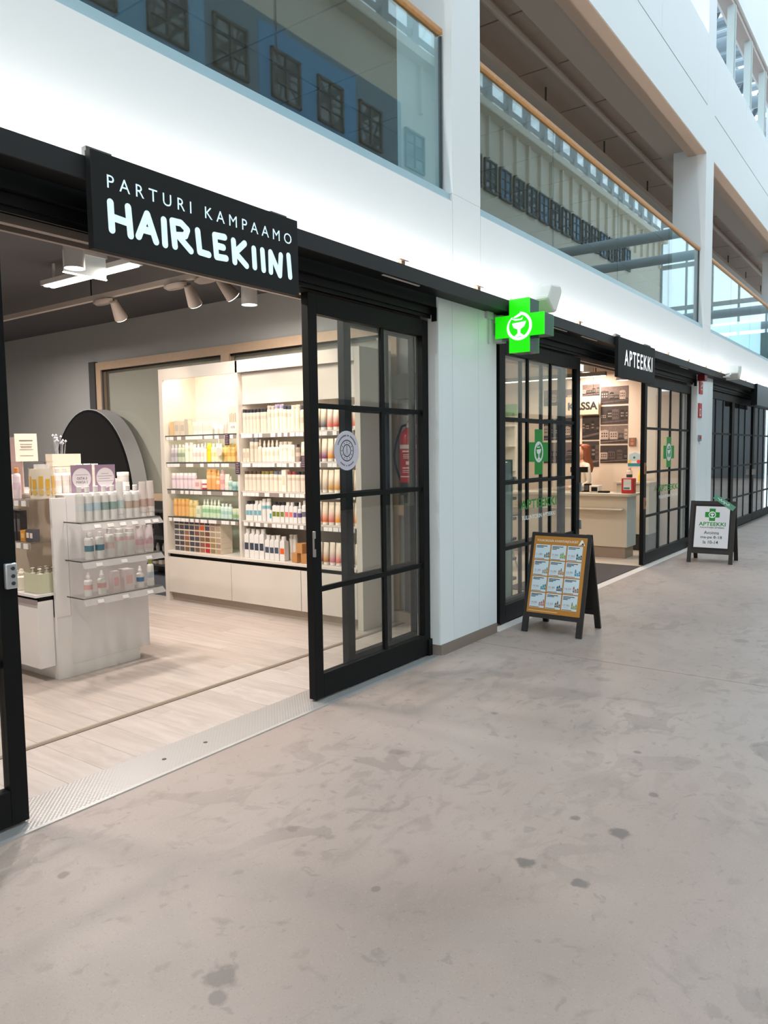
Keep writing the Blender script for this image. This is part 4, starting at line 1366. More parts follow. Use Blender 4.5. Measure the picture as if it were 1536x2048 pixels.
# ================================================================== DISPLAY STAND (GONDOLA)
gd = thing('display_stand', 'white free standing display stand with acrylic shelves in the salon', 'display stand', (0, 0, 0))
GP = mat('stand_panel', (.80, .78, .785), .10, coat=.4)
bx('plinth', (2.815, 3.48, 4.862, 6.6, 0, .44), LAMW, gd, .002)
bx('end_panel', (2.925, 3.57, 4.86, 4.88, .09, 1.285), GP, gd, .002)
bx('edge_panel', (2.815, 2.922, 4.858, 4.885, .44, 1.268), LAMW, gd, .002)
bx('core', (2.93, 3.56, 4.885, 6.6, .44, 1.27), mat('core_beige', S(206, 192, 172), .5), gd)
bx('top_deck', (2.925, 3.57, 4.885, 6.6, 1.272, 1.285), LAMW, gd)
bx('base_cabinet', (2.70, 2.812, 4.89, 6.6, .10, .565), LAMW, gd, .002)
bx('base_cabinet', (3.485, 3.585, 4.89, 6.6, .08, .52), LAMW, gd, .002)
bx('base_counter', (2.685, 2.93, 4.885, 6.6, .595, .615), LAMW, gd, .002)
bx('grip_recess', (2.715, 2.812, 4.90, 6.6, .566, .594), BLACK, gd)
bx('handle_plate', (2.685, 2.70, 4.89, 6.6, .545, .578), mat('handle_grey', S(150, 140, 140), .4), gd)
for z in (1.262, .972):
    bx('side_shelf', (2.68, 2.93, 4.90, 6.6, z-.008, z), ACR, gd)
    sr_ = bx('side_rail', (2.672, 2.68, 4.90, 6.6, z-.045, z), RAILM, gd)
    for i in range(9):
        bx('price_tag', (2.667, 2.672, 4.92+i*.095, 4.975+i*.095, z-.042, z-.006), PRICE, sr_)
LIP = glass('frosted_lip', (.95, .94, .93), 1.45)
_nt = LIP.node_tree
_mx = [n for n in _nt.nodes if n.type == 'MIX_SHADER'][0]
_df = _nt.nodes.new('ShaderNodeBsdfDiffuse')
_df.inputs[0].default_value = (.8, .78, .77, 1)
_m2 = _nt.nodes.new('ShaderNodeMixShader')
_m2.inputs[0].default_value = .42
_nt.links.new(_mx.outputs[0], _m2.inputs[1])
_nt.links.new(_df.outputs[0], _m2.inputs[2])
_nt.links.new(_m2.outputs[0], [n for n in _nt.nodes if n.type == 'OUTPUT_MATERIAL'][0].inputs[0])
for z in (1.10, .835, .578):
    bx('end_shelf', (2.90, 3.55, 4.66, 4.86, z-.006, z), ACR, gd)
    q = M()
    q.add([(2.90, 4.66, z), (3.55, 4.66, z), (3.57, 4.635, z-.05), (2.90, 4.635, z-.05), (2.90, 4.663, z), (3.55, 4.663, z), (3.57, 4.638, z-.05), (2.90, 4.638, z-.05)],
          [(0, 3, 2, 1), (4, 5, 6, 7), (0, 1, 5, 4), (1, 2, 6, 5), (2, 3, 7, 6), (3, 0, 4, 7)])
    sl_ = q.build('shelf_lip', LIP, gd, False)
    bx('shelf_front_edge', (2.90, 3.55, 4.656, 4.66, z-.006, z+.001), mat('acr_edge', S(120, 120, 118), .2), gd)
    bx('shelf_side_edge', (2.896, 2.90, 4.66, 4.86, z-.006, z+.001), mat('acr_edge2', S(50, 50, 50), .2), gd)
    for i, x in enumerate((3.02, 3.12, 3.22, 3.32, 3.43, 3.50)[::1 if z > 1 else 2]):
        fr = (Vector((x, 4.642, z-.032)), Vector((1, 0, 0)), Vector((0, .447, .894)), Vector((0, -.894, .447)))
        M().rect(-.025, .025, -.012, .014, fr, .002).build('price_tag', PRICE, sl_)
GG = 'bottles on the acrylic shelves of the display stand'
row('top acrylic shelf of display stand', GG, 2.905, 3.545, 4.685, 1.1015, [
    ('bottle', 1, .06, .245, WH, WH, C(222, 226, 226), 'white bottle'), ('bottle', 2, .064, .245, WH, WH, C(190, 210, 218), 'white bottle with pale blue band'), ('bottle', 2, .064, .245, WH, WH, C(150, 172, 166), 'white bottle with grey green band'),
    ('tube', 1, .062, .265, WH, C(226, 226, 226), C(184, 206, 204), 'white tube with aqua band'), ('bottle', 2, .062, .24, WH, C(226, 222, 218), C(196, 176, 162), 'white bottle with taupe band'), ('tube', 2, .064, .26, C(226, 214, 208), C(230, 226, 222), C(196, 168, 156), 'blush tube')], 'x')
row('middle acrylic shelf of display stand', GG, 2.96, 3.54, 4.69, .8365, [
    ('bottle', 2, .062, .185, WH, WH, C(96, 140, 156), 'white bottle with teal band'), ('bottle', 1, .066, .20, WH, C(222, 220, 218), C(230, 204, 202), 'white bottle with pink band'), ('wide', 2, .068, .19, WH, C(226, 222, 220), C(228, 198, 198), 'white jar bottle with pink band'),
    ('tube', 2, .066, .20, C(230, 216, 216), WH, C(222, 184, 190), 'pink banded tube')], 'x')
row('bottom acrylic shelf of display stand', GG, 2.93, 3.54, 4.69, .5795, [
    ('spray', 2, .058, .17, WH, WH, C(222, 178, 172), 'white spray bottle with rose print'), ('box', 1, .055, .15, C(226, 214, 214), None, C(226, 184, 182), 'slim rose box'), ('box', 1, .08, .15, C(236, 224, 222), None, C(230, 196, 194), 'wide rose box'),
    ('spray', 1, .055, .16, WH, WH, C(84, 130, 176), 'white spray bottle with blue label'), ('bottle', 1, .05, .20, WH, C(150, 160, 60), C(190, 200, 210), 'white bottle with green cap')], 'x')
row('top deck behind the purple cards', 'small white bottles on the top deck of the display stand', 3.0, 3.52, 5.10, 1.2865, [
    ('bottle', 3, .055, .18, WH, WH, C(222, 216, 206), 'small white bottle'), ('wide', 3, .06, .21, C(236, 228, 214), WH, None, 'ivory bottle'), ('jar', 2, .075, .09, WH, WH, C(226, 218, 206), 'white jar')], 'x')
for n, (x, z) in enumerate(((3.475, 1.2865), (3.475, 1.358))):
    product('jar', (x, 4.985, z), .085, .07, WH, C(246, 240, 230), None, ['white jar under another beside the purple cards', 'white jar stacked on top beside the purple cards'][n], 'stacked white jars on the display stand')
for n, z in enumerate((1.2865, 1.3825, 1.4785)):
    o = tag(M().box(3.06, 3.29, 5.24, 5.33, 0, .093).build('white_carton', cm(C(238, 226, 206))), ['lowest', 'middle', 'uppermost'][n] + ' white carton in the stack behind the purple cards', 'carton', 'white cartons on the display stand')
    o.location = (0, 0, z)
PURP = cm(C(150, 126, 146))
for n, (x0, words) in enumerate(((3.03, 'left purple promotion card with white circle on the display stand'), (3.222, 'right purple promotion card with white circle on the display stand'))):
    t = thing('promo_card', words, 'card', (x0, 4.96, 1.2865))
    f = FY(0, 0, 0)
    M().rect(-.004, .172, 0, .206, FY(0, .006, 0), .004).build('holder', ACR, t)
    M().rect(0, .168, .003, .202, f, .001).build('card', PURP, t)
    M().disc(.084, .105, .074, FY(0, -.0012, 0), .0006, 0, 32).build('circle', cm(C(222, 214, 218)), t)
    if n == 0:
        text('print', 'OSTA 3', FY(.045, -.002, .097), .08, .018, INK, t, .01, .0004)
        text('print', 'MAKSA 2', FY(.04, -.002, .07), .09, .018, INK, t, .01, .0004)
        M().rect(.035, .135, .130, .133, FY(0, -.0018, 0), .0004).build('print', cm(C(120, 110, 116)), t)
    else:
        q = M()
        for k, (u0, u1) in enumerate(((.02, .148), (.03, .12), (.02, .14), (.05, .11))):
            q.rect(u0, u1, .08+k*.018, .083+k*.018, FY(0, -.0018, 0), .0004)
        q.build('print', cm(C(120, 110, 116)), t)
# items on the left flank
t = thing('acrylic_drum', 'clear acrylic drum of citrus packs on the side shelf', 'container', (2.835, 4.995, 1.2635))
M().lathe([(.086, 0), (.086, .215)], 28).build('wall', ACR, t)
M().lathe([(.079, .002), (.079, .205)], 28).build('liner', cm(C(240, 228, 208)), t)
M().lathe([(.05, .205), (.05, .235), (0, .235)], 20).build('lid', cm(WH), t)
for i in range(7):
    a = R(170+i*32)
    rr = .080
    ux_, nn_ = Vector((-math.sin(a), math.cos(a), 0)), Vector((math.cos(a), math.sin(a), 0))
    f = (Vector((rr*math.cos(a), rr*math.sin(a), 0)), ux_, Vector((0, 0, 1)), nn_)
    M().rect(-.014, .014, .07, .155-.02*(i % 2), f, .002).build('pack_print', cm(C(236, 184, 70)), t)
    M().disc(0, .045, .019, f, .003, 0, 14).build('citrus_print', cm(C(232, 196, 120)), t)
row('side shelf left of the citrus drum', 'fruit print bottles on the side shelf', 5.62, 5.09, 2.70, 1.2635, [
    ('bottle', 1, .06, .20, C(236, 200, 204), C(214, 130, 60), C(226, 140, 150), 'pink bottle with orange cap'), ('box', 1, .10, .17, C(246, 236, 216), None, C(150, 190, 110), 'cream box with green leaf print'), ('box', 1, .09, .16, C(246, 238, 224), None, C(206, 176, 156), 'cream box with beige print'),
    ('box', 1, .06, .165, C(244, 232, 222), None, C(226, 110, 70), 'cream box with fruit print'), ('bottle', 1, .05, .215, C(236, 220, 226), C(214, 140, 70), C(226, 200, 216), 'lilac bottle with orange cap')])
gshelf = bx('upper_shelf', (2.70, 3.0, 5.12, 6.4, 1.512, 1.52), ACR, gd)
for y in (5.2, 6.3):
    bx('upper_post', (2.98, 2.99, y, y+.01, 1.285, 1.512), STEEL, gd)
t = thing('info_sign', 'framed white info sheet on the upper glass shelf', 'sign', (2.945, 5.38, 1.5205))
fI = (Vector((0, 0, 0)), Vector((.92, -.39, 0)), Vector((.06, .14, .985)), Vector((-.39, -.92, .15)))
M().rect(-.075, .075, 0, .205, fI, .004).build('sheet', cm(C(226, 210, 192)), t)
q = M()
fI2 = (Vector((-.0018, -.0042, 0)), *fI[1:])
for k, (u, z) in enumerate(((.045, .15), (.04, .125), (.04, .11), (.035, .10), (.045, .085), (.045, .04))):
    q.rect(-u, u, z, z+(.008 if k == 0 else .003), fI2, .0008)
q.build('print', cm(C(110, 100, 96)), t)
t = thing('flower_vase', 'glass vase with grey dried sprigs in front of the arched mirror', 'vase', (3.34, 5.62, 1.2865))
M().lathe([(0, 0), (.05, 0), (.055, .02), (.05, .30), (.055, .36)], 18).build('vase', ACR, t)
q = M()
for i in range(16):
    a, rr = random.uniform(0, 6.28), random.uniform(.02, .07)
    tip = (rr*math.cos(a), rr*math.sin(a), random.uniform(.37, .44))
    q.cyl((0, 0, .05), tip, .0025, .0015, 5)
    q.lathe([(0, -.012), (.012, 0), (0, .014)], 6, tip)
q.build('sprigs', cm(C(170, 172, 178)), t)
bx('leaflet_picture', (2.93, 2.937, 5.42, 5.60, 1.2865, 1.70), cm(C(206, 176, 170)), gd)
row('lower side shelf of display stand', 'hanging tool packs on the lower side shelf', 5.50, 4.92, 2.71, .9735, [
    ('box', 1, .08, .20, C(60, 58, 62), None, C(120, 120, 124), 'charcoal brush pack'), ('box', 1, .07, .21, C(110, 116, 120), None, C(200, 70, 130), 'grey comb pack with pink print'), ('box', 2, .075, .215, C(44, 42, 40), None, C(150, 136, 50), 'black comb pack with olive header'),
    ('box', 2, .05, .21, C(54, 52, 54), None, C(100, 98, 100), 'black slim comb pack'), ('box', 1, .06, .075, C(214, 150, 66), None, C(240, 190, 110), 'orange carton'), ('box', 2, .05, .085, C(90, 88, 92), None, C(236, 226, 216), 'grey carton with white label')])
t = thing('basket', 'pale green frosted basket of white pumps on the side counter', 'basket', (2.81, 5.0, .6165))
q = M().box(-.085, .085, -.10, .10, 0, .006).box(-.085, -.08, -.10, .10, .006, .135).box(.08, .085, -.10, .10, .006, .135).box(-.08, .08, -.10, -.095, .006, .135).box(-.08, .08, .095, .10, .006, .135)
q.build('tub', mat('frosted_green', S(206, 206, 178), .4), t)
for i in range(6):
    M().lathe([(.02, .05), (.02, .13), (.006, .135), (.006, .16), (.016, .165), (0, .17)], 10, (-.05+.05*(i % 3), -.05+.09*(i//3), 0)).build('pump', cm(C(236, 228, 216)), t)
row('side counter left of the frosted basket', 'clear bags on the side counter', 5.55, 5.14, 2.72, .6165, [('spray', 4, .085, .15, C(232, 222, 206), C(240, 232, 220), None, 'clear white spray bottle')])

# ================================================================== FIRE EXTINGUISHER
t = thing('fire_extinguisher', 'red fire extinguisher hung on the salon wall behind the door', 'fire extinguisher', (5.555, 3.77, 1.28))
M().lathe([(0, 0), (.068, 0), (.074, .015), (.074, .40), (.06, .45), (.03, .475), (.025, .485)], 24).build('cylinder', mat('extinguisher_red', S(190, 34, 30), .3), t)
M().lathe([(.0765, -.0), (.0765, -.10), (.074, -.11)], 24).build('foot_ring', mat('foot_charcoal', S(52, 50, 50), .5), t)
q = M().cyl((0, 0, .48), (0, 0, .53), .018).cyl((0, 0, .515), (-.03, -.03, .515), .012)
q.build('valve', STEEL, t)
q = M().cyl((0, 0, .53), (-.05, -.06, .57), .009).cyl((0, 0, .515), (-.06, -.07, .53), .008)
q.build('lever', mat('lever_red', S(170, 60, 50), .4), t)
pts = [(0, .02, .51)]
for i in range(13):
    a = i/12
    pts.append((-.02, .05+.085*math.sin(a*math.pi), .50-.52*a))
M().tube(pts, .010, 8).build('hose', BLACK, t)
LB = mat('label_white', S(222, 206, 200), .5)
q = M().lathe([(.0748, .30), (.0748, .335)], 24).lathe([(.0748, .05), (.0748, .06)], 24)
q.build('label_band', LB, t)
q = M()
for k, (w, z, h) in enumerate(((.7, .27, .014), (.6, .245, .006), (.6, .23, .006), (.6, .215, .006), (.25, .16, .03), (.7, .125, .012), (.7, .105, .006), (.7, .09, .006))):
    for i in range(8):
        a0, a1 = math.pi+.9-w-.35+2*w*i/8, math.pi+.9-w-.35+2*w*(i+1)/8
        rr = .0752
        q.add([(rr*math.cos(a0), rr*math.sin(a0), z), (rr*math.cos(a1), rr*math.sin(a1), z), (rr*math.cos(a1), rr*math.sin(a1), z+h), (rr*math.cos(a0), rr*math.sin(a0), z+h)], [(0, 1, 2, 3)])
q.build('print', LB, t)
bx('wall_bracket', (.0745, .096, -.03, .03, .1, .42), BLACK, t)
t = thing('fire_sign', 'dark red wall sign above the fire extinguisher in the salon', 'sign', (5.648, 3.72, 1.80))
M().rect(-.09, .09, 0, .12, FX(0, 0, 0), .006).build('plate', mat('sign_dark_red', S(140, 50, 46), .5), t)

# ================================================================== PHARMACY
fp = struct('floor_pharmacy', 'pale floor of the pharmacy')
bx('screed', (5.72, 12.6, FP+.001, 10.3, -.12, -.001), mat('pharm_floor', S(214, 200, 186), .35, noise=.04, nscale=4), fp)
bx('threshold', (5.72, 12.3, FP-.01, 3.06, -.02, .004), mat('threshold_white', S(222, 212, 204), .4), fp)
mt = tag(bx('entrance_mat', (7.6, 9.95, 3.08, 3.86, -.001, .008), mat('mat_charcoal', S(84, 76, 74), .95, bump=.6, bscale=300)), 'charcoal entrance mat inside the pharmacy doors', 'mat')
PW = mat('pharmacy_wall', S(232, 212, 194), .7)
wpr = struct('wall_pharmacy_right', 'cream side wall of the pharmacy with photographs')
bx('paint', (12.1, 12.3, 3.15, 10.3, 0, 3.19), PW, wpr)
wpb = struct('wall_pharmacy_back', 'cream rear wall of the pharmacy')
bx('paint', (5.8, 12.1, 8.4, 8.6, 0, 3.19), PW, wpb)
wpl = struct('wall_pharmacy_left', 'cream left wall of the pharmacy')
bx('paint', (5.805, 5.86, 3.43, 8.4, 0, 3.19), PW, wpl)
cp_ = struct('ceiling_pharmacy', 'pale ceiling of the pharmacy')
bx('soffit', (5.805, 12.1, 3.3, 8.4, 3.19, 3.2), mat('pharm_ceiling', S(190, 176, 162), .8), cp_)
t = struct('trim_7', 'black bulkhead behind the pharmacy shutter box')
bx('bulkhead', (5.805, 12.1, 3.30, 3.36, 2.62, 3.19), mat('bulkhead_black', (.02, .02, .02), .8), t)
for i in range(5):
    bx('ceiling_duct', (6.5+i*1.2, 6.56+i*1.2, 3.4, 8.3, 3.178, 3.19), mat('duct_grey', S(170, 160, 150), .7), cp_)


def pcan(loc, label, p=20, top=3.19):
    t = thing('cylinder_lamp', label, 'lamp', loc, 0, 'white cylinder lamps in the pharmacy')
    r = .085
    M().lathe([(r*.9, .012), (r, 0), (r, top-loc[2])], 24).build('housing', LAMPW, t)
    M().lathe([(0, .006), (r*.93, .006), (r*.93, .012)], 24).build('diffuser', GLOW, t)
    area('pharmacy_lamp_light', (0, 0, -.004), 2*r, p, (1, .84, .70), (0, 0, 0), 'DISK').parent = t


pcan((11.72, 4.5, 2.77), 'white cylinder lamp over the cash desk')
pcan((10.48, 3.52, 2.50), 'white cylinder lamp just below the pharmacy sign', 12)
pcan((8.6, 5.2, 2.77), 'white cylinder lamp in the middle of the pharmacy', 36)
pcan((6.9, 6.2, 2.77), 'white cylinder lamp at the left of the pharmacy', 36)
t = thing('linear_lamp', 'thin glowing linear lamp crossing behind the pharmacy door', 'lamp', (0, 0, 0))
bx('housing', (11.0, 11.08, 3.95, 5.9, 2.642, 2.70), mat('linear_grey', S(120, 112, 104), .5), t)
bx('tube', (11.01, 11.07, 3.96, 5.89, 2.632, 2.642), mat('lamp_glow_soft', (1, 1, 1), .5, emit=(1, .88, .7), es=3), t)
for y in (4.1, 5.7):
    bx('rod', (11.035, 11.045, y, y+.01, 2.70, 3.19), BLACK, t)
area('linear_pharmacy_light', (11.04, 4.9, 2.625), .06, 24, (1, .86, .70), (0, 0, 0), sy=1.9).parent = t
t = thing('exit_sign', 'white lit exit plate beside the pharmacy door stile', 'sign', (0, 0, 0))
bx('plate', (10.52, 10.80, 4.2, 4.22, 2.70, 2.86), mat('exit_glow', (1, 1, 1), .5, emit=(.8, .95, .9), es=1.4), t)
bx('rod', (10.65, 10.66, 4.205, 4.215, 2.86, 3.19), LAMPW, t)
# wall photographs
SEP = [S(34, 27, 27), S(88, 74, 70), S(172, 152, 140), S(58, 48, 46), S(116, 98, 92)]


def photo(y0, y1, z0, z1, label, seed):
    rnd = random.Random(seed)
    t = thing('wall_photo', label, 'photo', (12.099, y0, z0), 0, 'sepia photographs on the pharmacy wall')
    w, h = y0-y1, z1-z0
    q = M()
    f = FX(0, 0, 0)
    q.rect(0, w, 0, h, f, .006, 4 if seed % 2 else 3)
    f = FX(-.0065, 0, 0)
    hz = h*rnd.uniform(.25, .4)
    q.rect(0, w, 0, hz, f, .0004, rnd.choice((0, 2, 3)))
    x = 0
    f = FX(-.0072, 0, 0)
    while x < w*.95:
        bw = rnd.uniform(.06, .16)*min(1, w*2)
        bh = rnd.uniform(.15, .5)*h
        x1 = min(x+bw, w)
        c_ = rnd.choice((0, 2, 1, 3, 0))
        q.poly([(x, hz*.8), (x1, hz*.8), (x1, min(h, hz+bh)), ((x+x1)/2, min(h, hz+bh*rnd.uniform(1, 1.2))), (x, min(h, hz+bh))], f, .0004, c_)
        f2 = FX(-.0078, 0, 0)
        for r_ in range(2):
            for k in range(3):
                u = x+(x1-x)*(.15+.28*k)
                v = hz+bh*(.2+.35*r_)
                if v+.02 < h:
                    q.rect(u, min(u+(x1-x)*.14, w), v, v+bh*.18, f2, .0003, 2 if c_ in (0, 3) else 0)
        x = x1+rnd.uniform(0, .03)
    q.poly([(0, hz*.15), (w, hz*.55), (w, hz*.75), (0, hz*.4)], FX(-.0079, 0, 0), .0003, rnd.choice((1, 4)))
    q.build('print', [mat('sepia_%d' % i, c, .6, noise=.55, nscale=38) for i, c in enumerate(SEP)], t)


for i, (z0, z1) in enumerate(((2.28, 2.56), (1.955, 2.245), (1.645, 1.935), (1.33, 1.615))):
    photo(4.41, 3.965, z0, z1, 'wide sepia building photo, %s from top in the column nearest the door' % ORD[i], 11+i)
photo(4.72, 4.43, 2.43, 2.615, 'sepia photo of a dark post above the cash desk sign', 21)
photo(4.72, 4.43, 1.715, 2.11, 'tall sepia photo just below the cash desk sign', 22)
photo(4.72, 4.43, 1.27, 1.69, 'tall dark photo behind the woman at the cash desk', 24)
for i, (z0, z1) in enumerate(((2.30, 2.56), (1.72, 2.08), (1.33, 1.68))):
    photo(5.40, 4.76, z0, z1, 'sepia photo seen through the left pharmacy door, %s from top' % ORD[i], 31+i)
t = thing('cash_desk_sign', 'beige hanging cash desk sign with bold black word', 'sign', (0, 0, 0))
bx('board', (11.99, 12.005, 4.41, 5.05, 2.125, 2.42), mat('kassa_beige', S(206, 184, 158), .6), t)
text('word', 'KASSA', FX(11.988, 4.925, 2.20), .50, .13, INK, t, .035, .001)
for y in (4.5, 4.95):
    bx('wire', (11.995, 11.999, y, y+.004, 2.42, 3.19), BLACK, t)
t = thing('info_poster', 'colourful info poster on the pharmacy wall beside the door', 'poster', (12.099, 3.955, 1.265))
q = M()
q.rect(0, .225, 0, .25, FX(0, 0, 0), .002, 0).rect(0, .225, .01, .06, FX(-.0025, 0, 0), .0006, 1).disc(.17, .085, .03, FX(-.0035, 0, 0), .0006, 2).disc(.03, .085, .025, FX(-.0035, 0, 0), .0006, 3)
q.poly([(.02, .10), (.20, .10), (.20, .20), (.11, .235), (.02, .20)], FX(-.003, 0, 0), .0006, 4).disc(.1, .15, .018, FX(-.004, 0, 0), .0006, 5)
q.build('print', [cm(C(226, 222, 214)), cm(C(40, 130, 150)), cm(C(210, 60, 60)), cm(C(240, 190, 60)), cm(C(176, 196, 206)), cm(C(40, 120, 90))], t)
t = thing('leaflet_holder', 'small brown framed leaflet holder above the poster', 'holder', (12.099, 3.94, 1.60))
M().rect(0, .11, 0, .13, FX(0, 0, 0), .02).build('frame', cm(C(130, 104, 88)), t)
M().rect(.03, .08, .015, .06, FX(-.021, 0, 0), .002).build('card', cm(C(200, 120, 100)), t)
M().disc(.055, .095, .025, FX(-.021, 0, 0), .002, 0, 14).build('card', cm(C(190, 110, 90)), t)
# cash desk
cd_ = thing('cash_desk', 'pale panelled pharmacy cash desk with rounded worktop', 'counter', (0, 0, 0))
CDW = mat('desk_cream', S(214, 204, 186), .4)
bx('body', (10.57, 10.97, 3.47, 5.6, .16, .885), CDW, cd_, .003)
bx('plinth', (10.59, 10.95, 3.49, 5.58, 0, .16), mat('desk_taupe', S(158, 140, 124), .5), cd_)
bx('end_panel', (10.57, 10.97, 3.46, 3.47, .16, .885), mat('desk_white_blue', S(206, 214, 212), .4), cd_)
q = M()
pts = [(10.50, 5.65), (10.50, 3.46)] + [(10.50+.08-.08*math.cos(a), 3.46-.08*math.sin(a)) for a in (R(30), R(60), R(90))] + [(11.02, 3.38), (11.02, 5.65)]
q.poly(pts, (Vector((0, 0, .888)), Vector((1, 0, 0)), Vector((0, 1, 0)), Vector((0, 0, 1))), .034)
q.build('worktop', CDW, cd_)
bx('bag_shelf', (10.44, 10.565, 3.5, 5.6, .69, .712), CDW, cd_, .008)
# things on the desk
t = thing('collection_box', 'red collection box with white leaflet on the cash desk', 'box', (10.72, 3.49, .924))
M().box(-.06, .06, -.085, .085, 0, .215).build('body', mat('box_red', S(190, 44, 40), .4), t, True, .006)
M().rect(-.055, .055, .05, .20, FX(-.062, 0, 0), .002).build('leaflet', cm(C(222, 222, 220)), t)
M().rect(-.05, .035, .06, .085, FX(-.0645, 0, 0), .001).build('print', cm(C(60, 130, 140)), t)
t = thing('cash_monitor', 'slim black monitor on a black stand at the cash desk', 'monitor', (10.86, 4.28, .924))
bx('screen', (-.02, .02, -.13, .13, .29, .37), BLACK, t)
bx('stand', (-.02, .02, -.02, .05, .01, .29), BLACK, t)
bx('foot', (-.08, .08, -.08, .10, 0, .012), BLACK, t)
t = thing('receipt_printer', 'small white and black receipt printer on the cash desk', 'printer', (10.85, 4.02, .924))
M().box(-.07, .07, -.075, .075, 0, .10).build('case', cm(C(222, 214, 206)), t, True, .01)
bx('slot', (-.074, -.069, -.05, .04, .015, .075), BLACK, t)
t = thing('card_terminal', 'flat black card terminal at the front of the cash desk', 'terminal', (10.75, 3.86, .924))
M().box(-.04, .04, -.08, .08, 0, .025).build('case', BLACK, t, True, .006)
M().box(-.03, .03, -.07, .0, .025, .027).build('keypad', cm(C(60, 60, 64)), t)
t = thing('black_box', 'upright black device beside the receipt printer', 'device', (10.90, 4.16, .924))
M().box(-.05, .05, -.04, .04, 0, .12).build('case', BLACK, t, True, .004)
bx('panel', (-.052, -.0495, -.03, .03, .02, .10), cm(C(70, 70, 76)), t)
t = thing('glass_stand', 'clear acrylic leaflet stand on the cash desk', 'stand', (10.8, 3.68, .924))
bx('panel', (0, .004, -.06, .06, .004, .16), ACR, t)
bx('foot', (-.04, .05, -.06, .06, 0, .004), ACR, t)
# low cabinet behind the desk end
t = thing('side_cabinet', 'cream cabinet with vases standing by the pharmacy wall', 'cabinet', (0, 0, 0))
bx('body', (11.55, 12.05, 3.45, 3.95, .25, 1.02), CDW, t, .003)
bx('top', (11.53, 12.07, 3.44, 3.97, 1.02, 1.045), CDW, t)
bx('skirting', (11.56, 12.04, 3.46, 3.94, 0, .25), mat('cab_black', (.03, .03, .03), .6), t)
M().ring(0, 0, .045, .055, FX(11.548, 3.7, .62), .002, 0, 24, 60, 300).build('mark', cm(C(90, 70, 60)), t)
product('jar', (11.7, 3.62, 1.0465), .085, .16, C(236, 200, 60), C(240, 214, 110), None, 'yellow jar on the cream cabinet by the pharmacy wall', 'jars on the cream cabinet')
product('bottle', (11.7, 3.80, 1.0465), .09, .22, C(230, 210, 200), C(216, 180, 170), C(60, 60, 66), 'patterned pale bottle on the cream cabinet by the pharmacy wall', 'jars on the cream cabinet')
# left flank shelving behind the glass
t = thing('wall_shelving', 'white pharmacy wall shelving seen through the left glass door', 'shelving', (0, 0, 0))
bx('back', (12.04, 12.09, 5.9, 8.3, .0, 2.0), cm(C(236, 232, 222)), t)
for z in (.4, .8, 1.2, 1.62, 1.97):
    bx('shelf', (11.78, 12.04, 5.9, 8.3, z, z+.03), cm(C(240, 236, 228)), t)
for sidx, z in enumerate((.4301, .8301, 1.2301, 1.6501)):
    row('%s pharmacy shelf behind the left door' % ['lowest', 'second lowest', 'second highest', 'highest'][sidx], 'bottles on the pharmacy wall shelving', 8.2, 6.0, 11.82, z+.001,
        [('bottle', 5, .09, .2, C(120, 170, 160), WH, C(60, 120, 120), 'teal bottle'), ('box', 5, .12, .18, C(226, 222, 214), None, C(120, 170, 180), 'white medicine box'), ('wide', 4, .09, .2, C(240, 236, 230), C(200, 200, 200), C(90, 150, 90), 'white bottle with green band')])
bx('green_stripe', (12.085, 12.099, 5.9, 8.39, 2.16, 2.36), mat('stripe_green', S(120, 170, 90), .6), wpr)
t = thing('display_unit', 'aqua display unit just inside the left pharmacy door', 'display', (6.66, 3.55, 0))
bx('body', (-.34, .34, -.07, .07, 0, 1.44), mat('aqua_white', S(170, 206, 206), .25), t, .01)
bx('edge', (.335, .35, -.08, .08, 0, 1.46), mat('aqua_edge', S(70, 150, 130), .3), t)
for i in range(6):
    bx('ledge', (.352, .50, -.05, .05, .20+i*.21, .23+i*.21), mat('ledge_grey', S(80, 80, 84), .5), t)
t = thing('round_table', 'dark round side table with wire legs inside the pharmacy', 'table', (9.0, 4.7, 0))
M().lathe([(0, .70), (.32, .70), (.32, .72), (0, .72)], 28).build('top', cm(C(70, 62, 58)), t)
for i in range(4):
    a = i*1.571+.4
    M().cyl((.08*math.cos(a), .08*math.sin(a), .70), (.28*math.cos(a), .28*math.sin(a), 0), .012).build('leg', STEEL, t)
t = struct('trim_4', 'beige square column in the pharmacy')
bx('shaft', (9.2, 9.45, 6.2, 6.45, 0, 3.19), PW, t)

# ================================================================== WOMAN AT THE CASH DESK
pn = thing('person', 'woman with long auburn hair in a white blouse behind the cash desk', 'person', (11.5, 4.46, 0), R(222))
pn.scale = (.965, .965, .965)
SKIN = mat('skin', S(214, 160, 132), .5)
BL = mat('blouse_white', S(226, 216, 200), .8)
TRO = mat('trousers_black', (.02, .02, .022), .8)
HAIR = mat('auburn_hair', S(140, 74, 44), .5, noise=.35, nscale=60)


def skin(name, pts, edges, mats, parent, sub=2, root=0):
    me = bpy.data.meshes.new(name)
    me.from_pydata([p[:3] for p in pts], edges, [])
    o = bpy.data.objects.new(name, me)
    COL.objects.link(o)
    o.modifiers.new('skin', 'SKIN')
    for i, p in enumerate(pts):
        sv = me.skin_vertices[0].data[i]
        rr = p[3] if isinstance(p[3], tuple) else (p[3], p[3])
        sv.radius = rr
        sv.use_root = (i == root)
    s_ = o.modifiers.new('sub', 'SUBSURF')
    s_.levels = s_.render_levels = sub
    dg = bpy.context.evaluated_depsgraph_get()
    m2 = bpy.data.meshes.new_from_object(o.evaluated_get(dg))
    bpy.data.objects.remove(o)
    ob = bpy.data.objects.new(name, m2)
    COL.objects.link(ob)
    m2.materials.clear()
    for m in mats:
        m2.materials.append(m)
    m2.polygons.foreach_set('use_smooth', [True]*len(m2.polygons))
    ob.parent = parent
    return ob


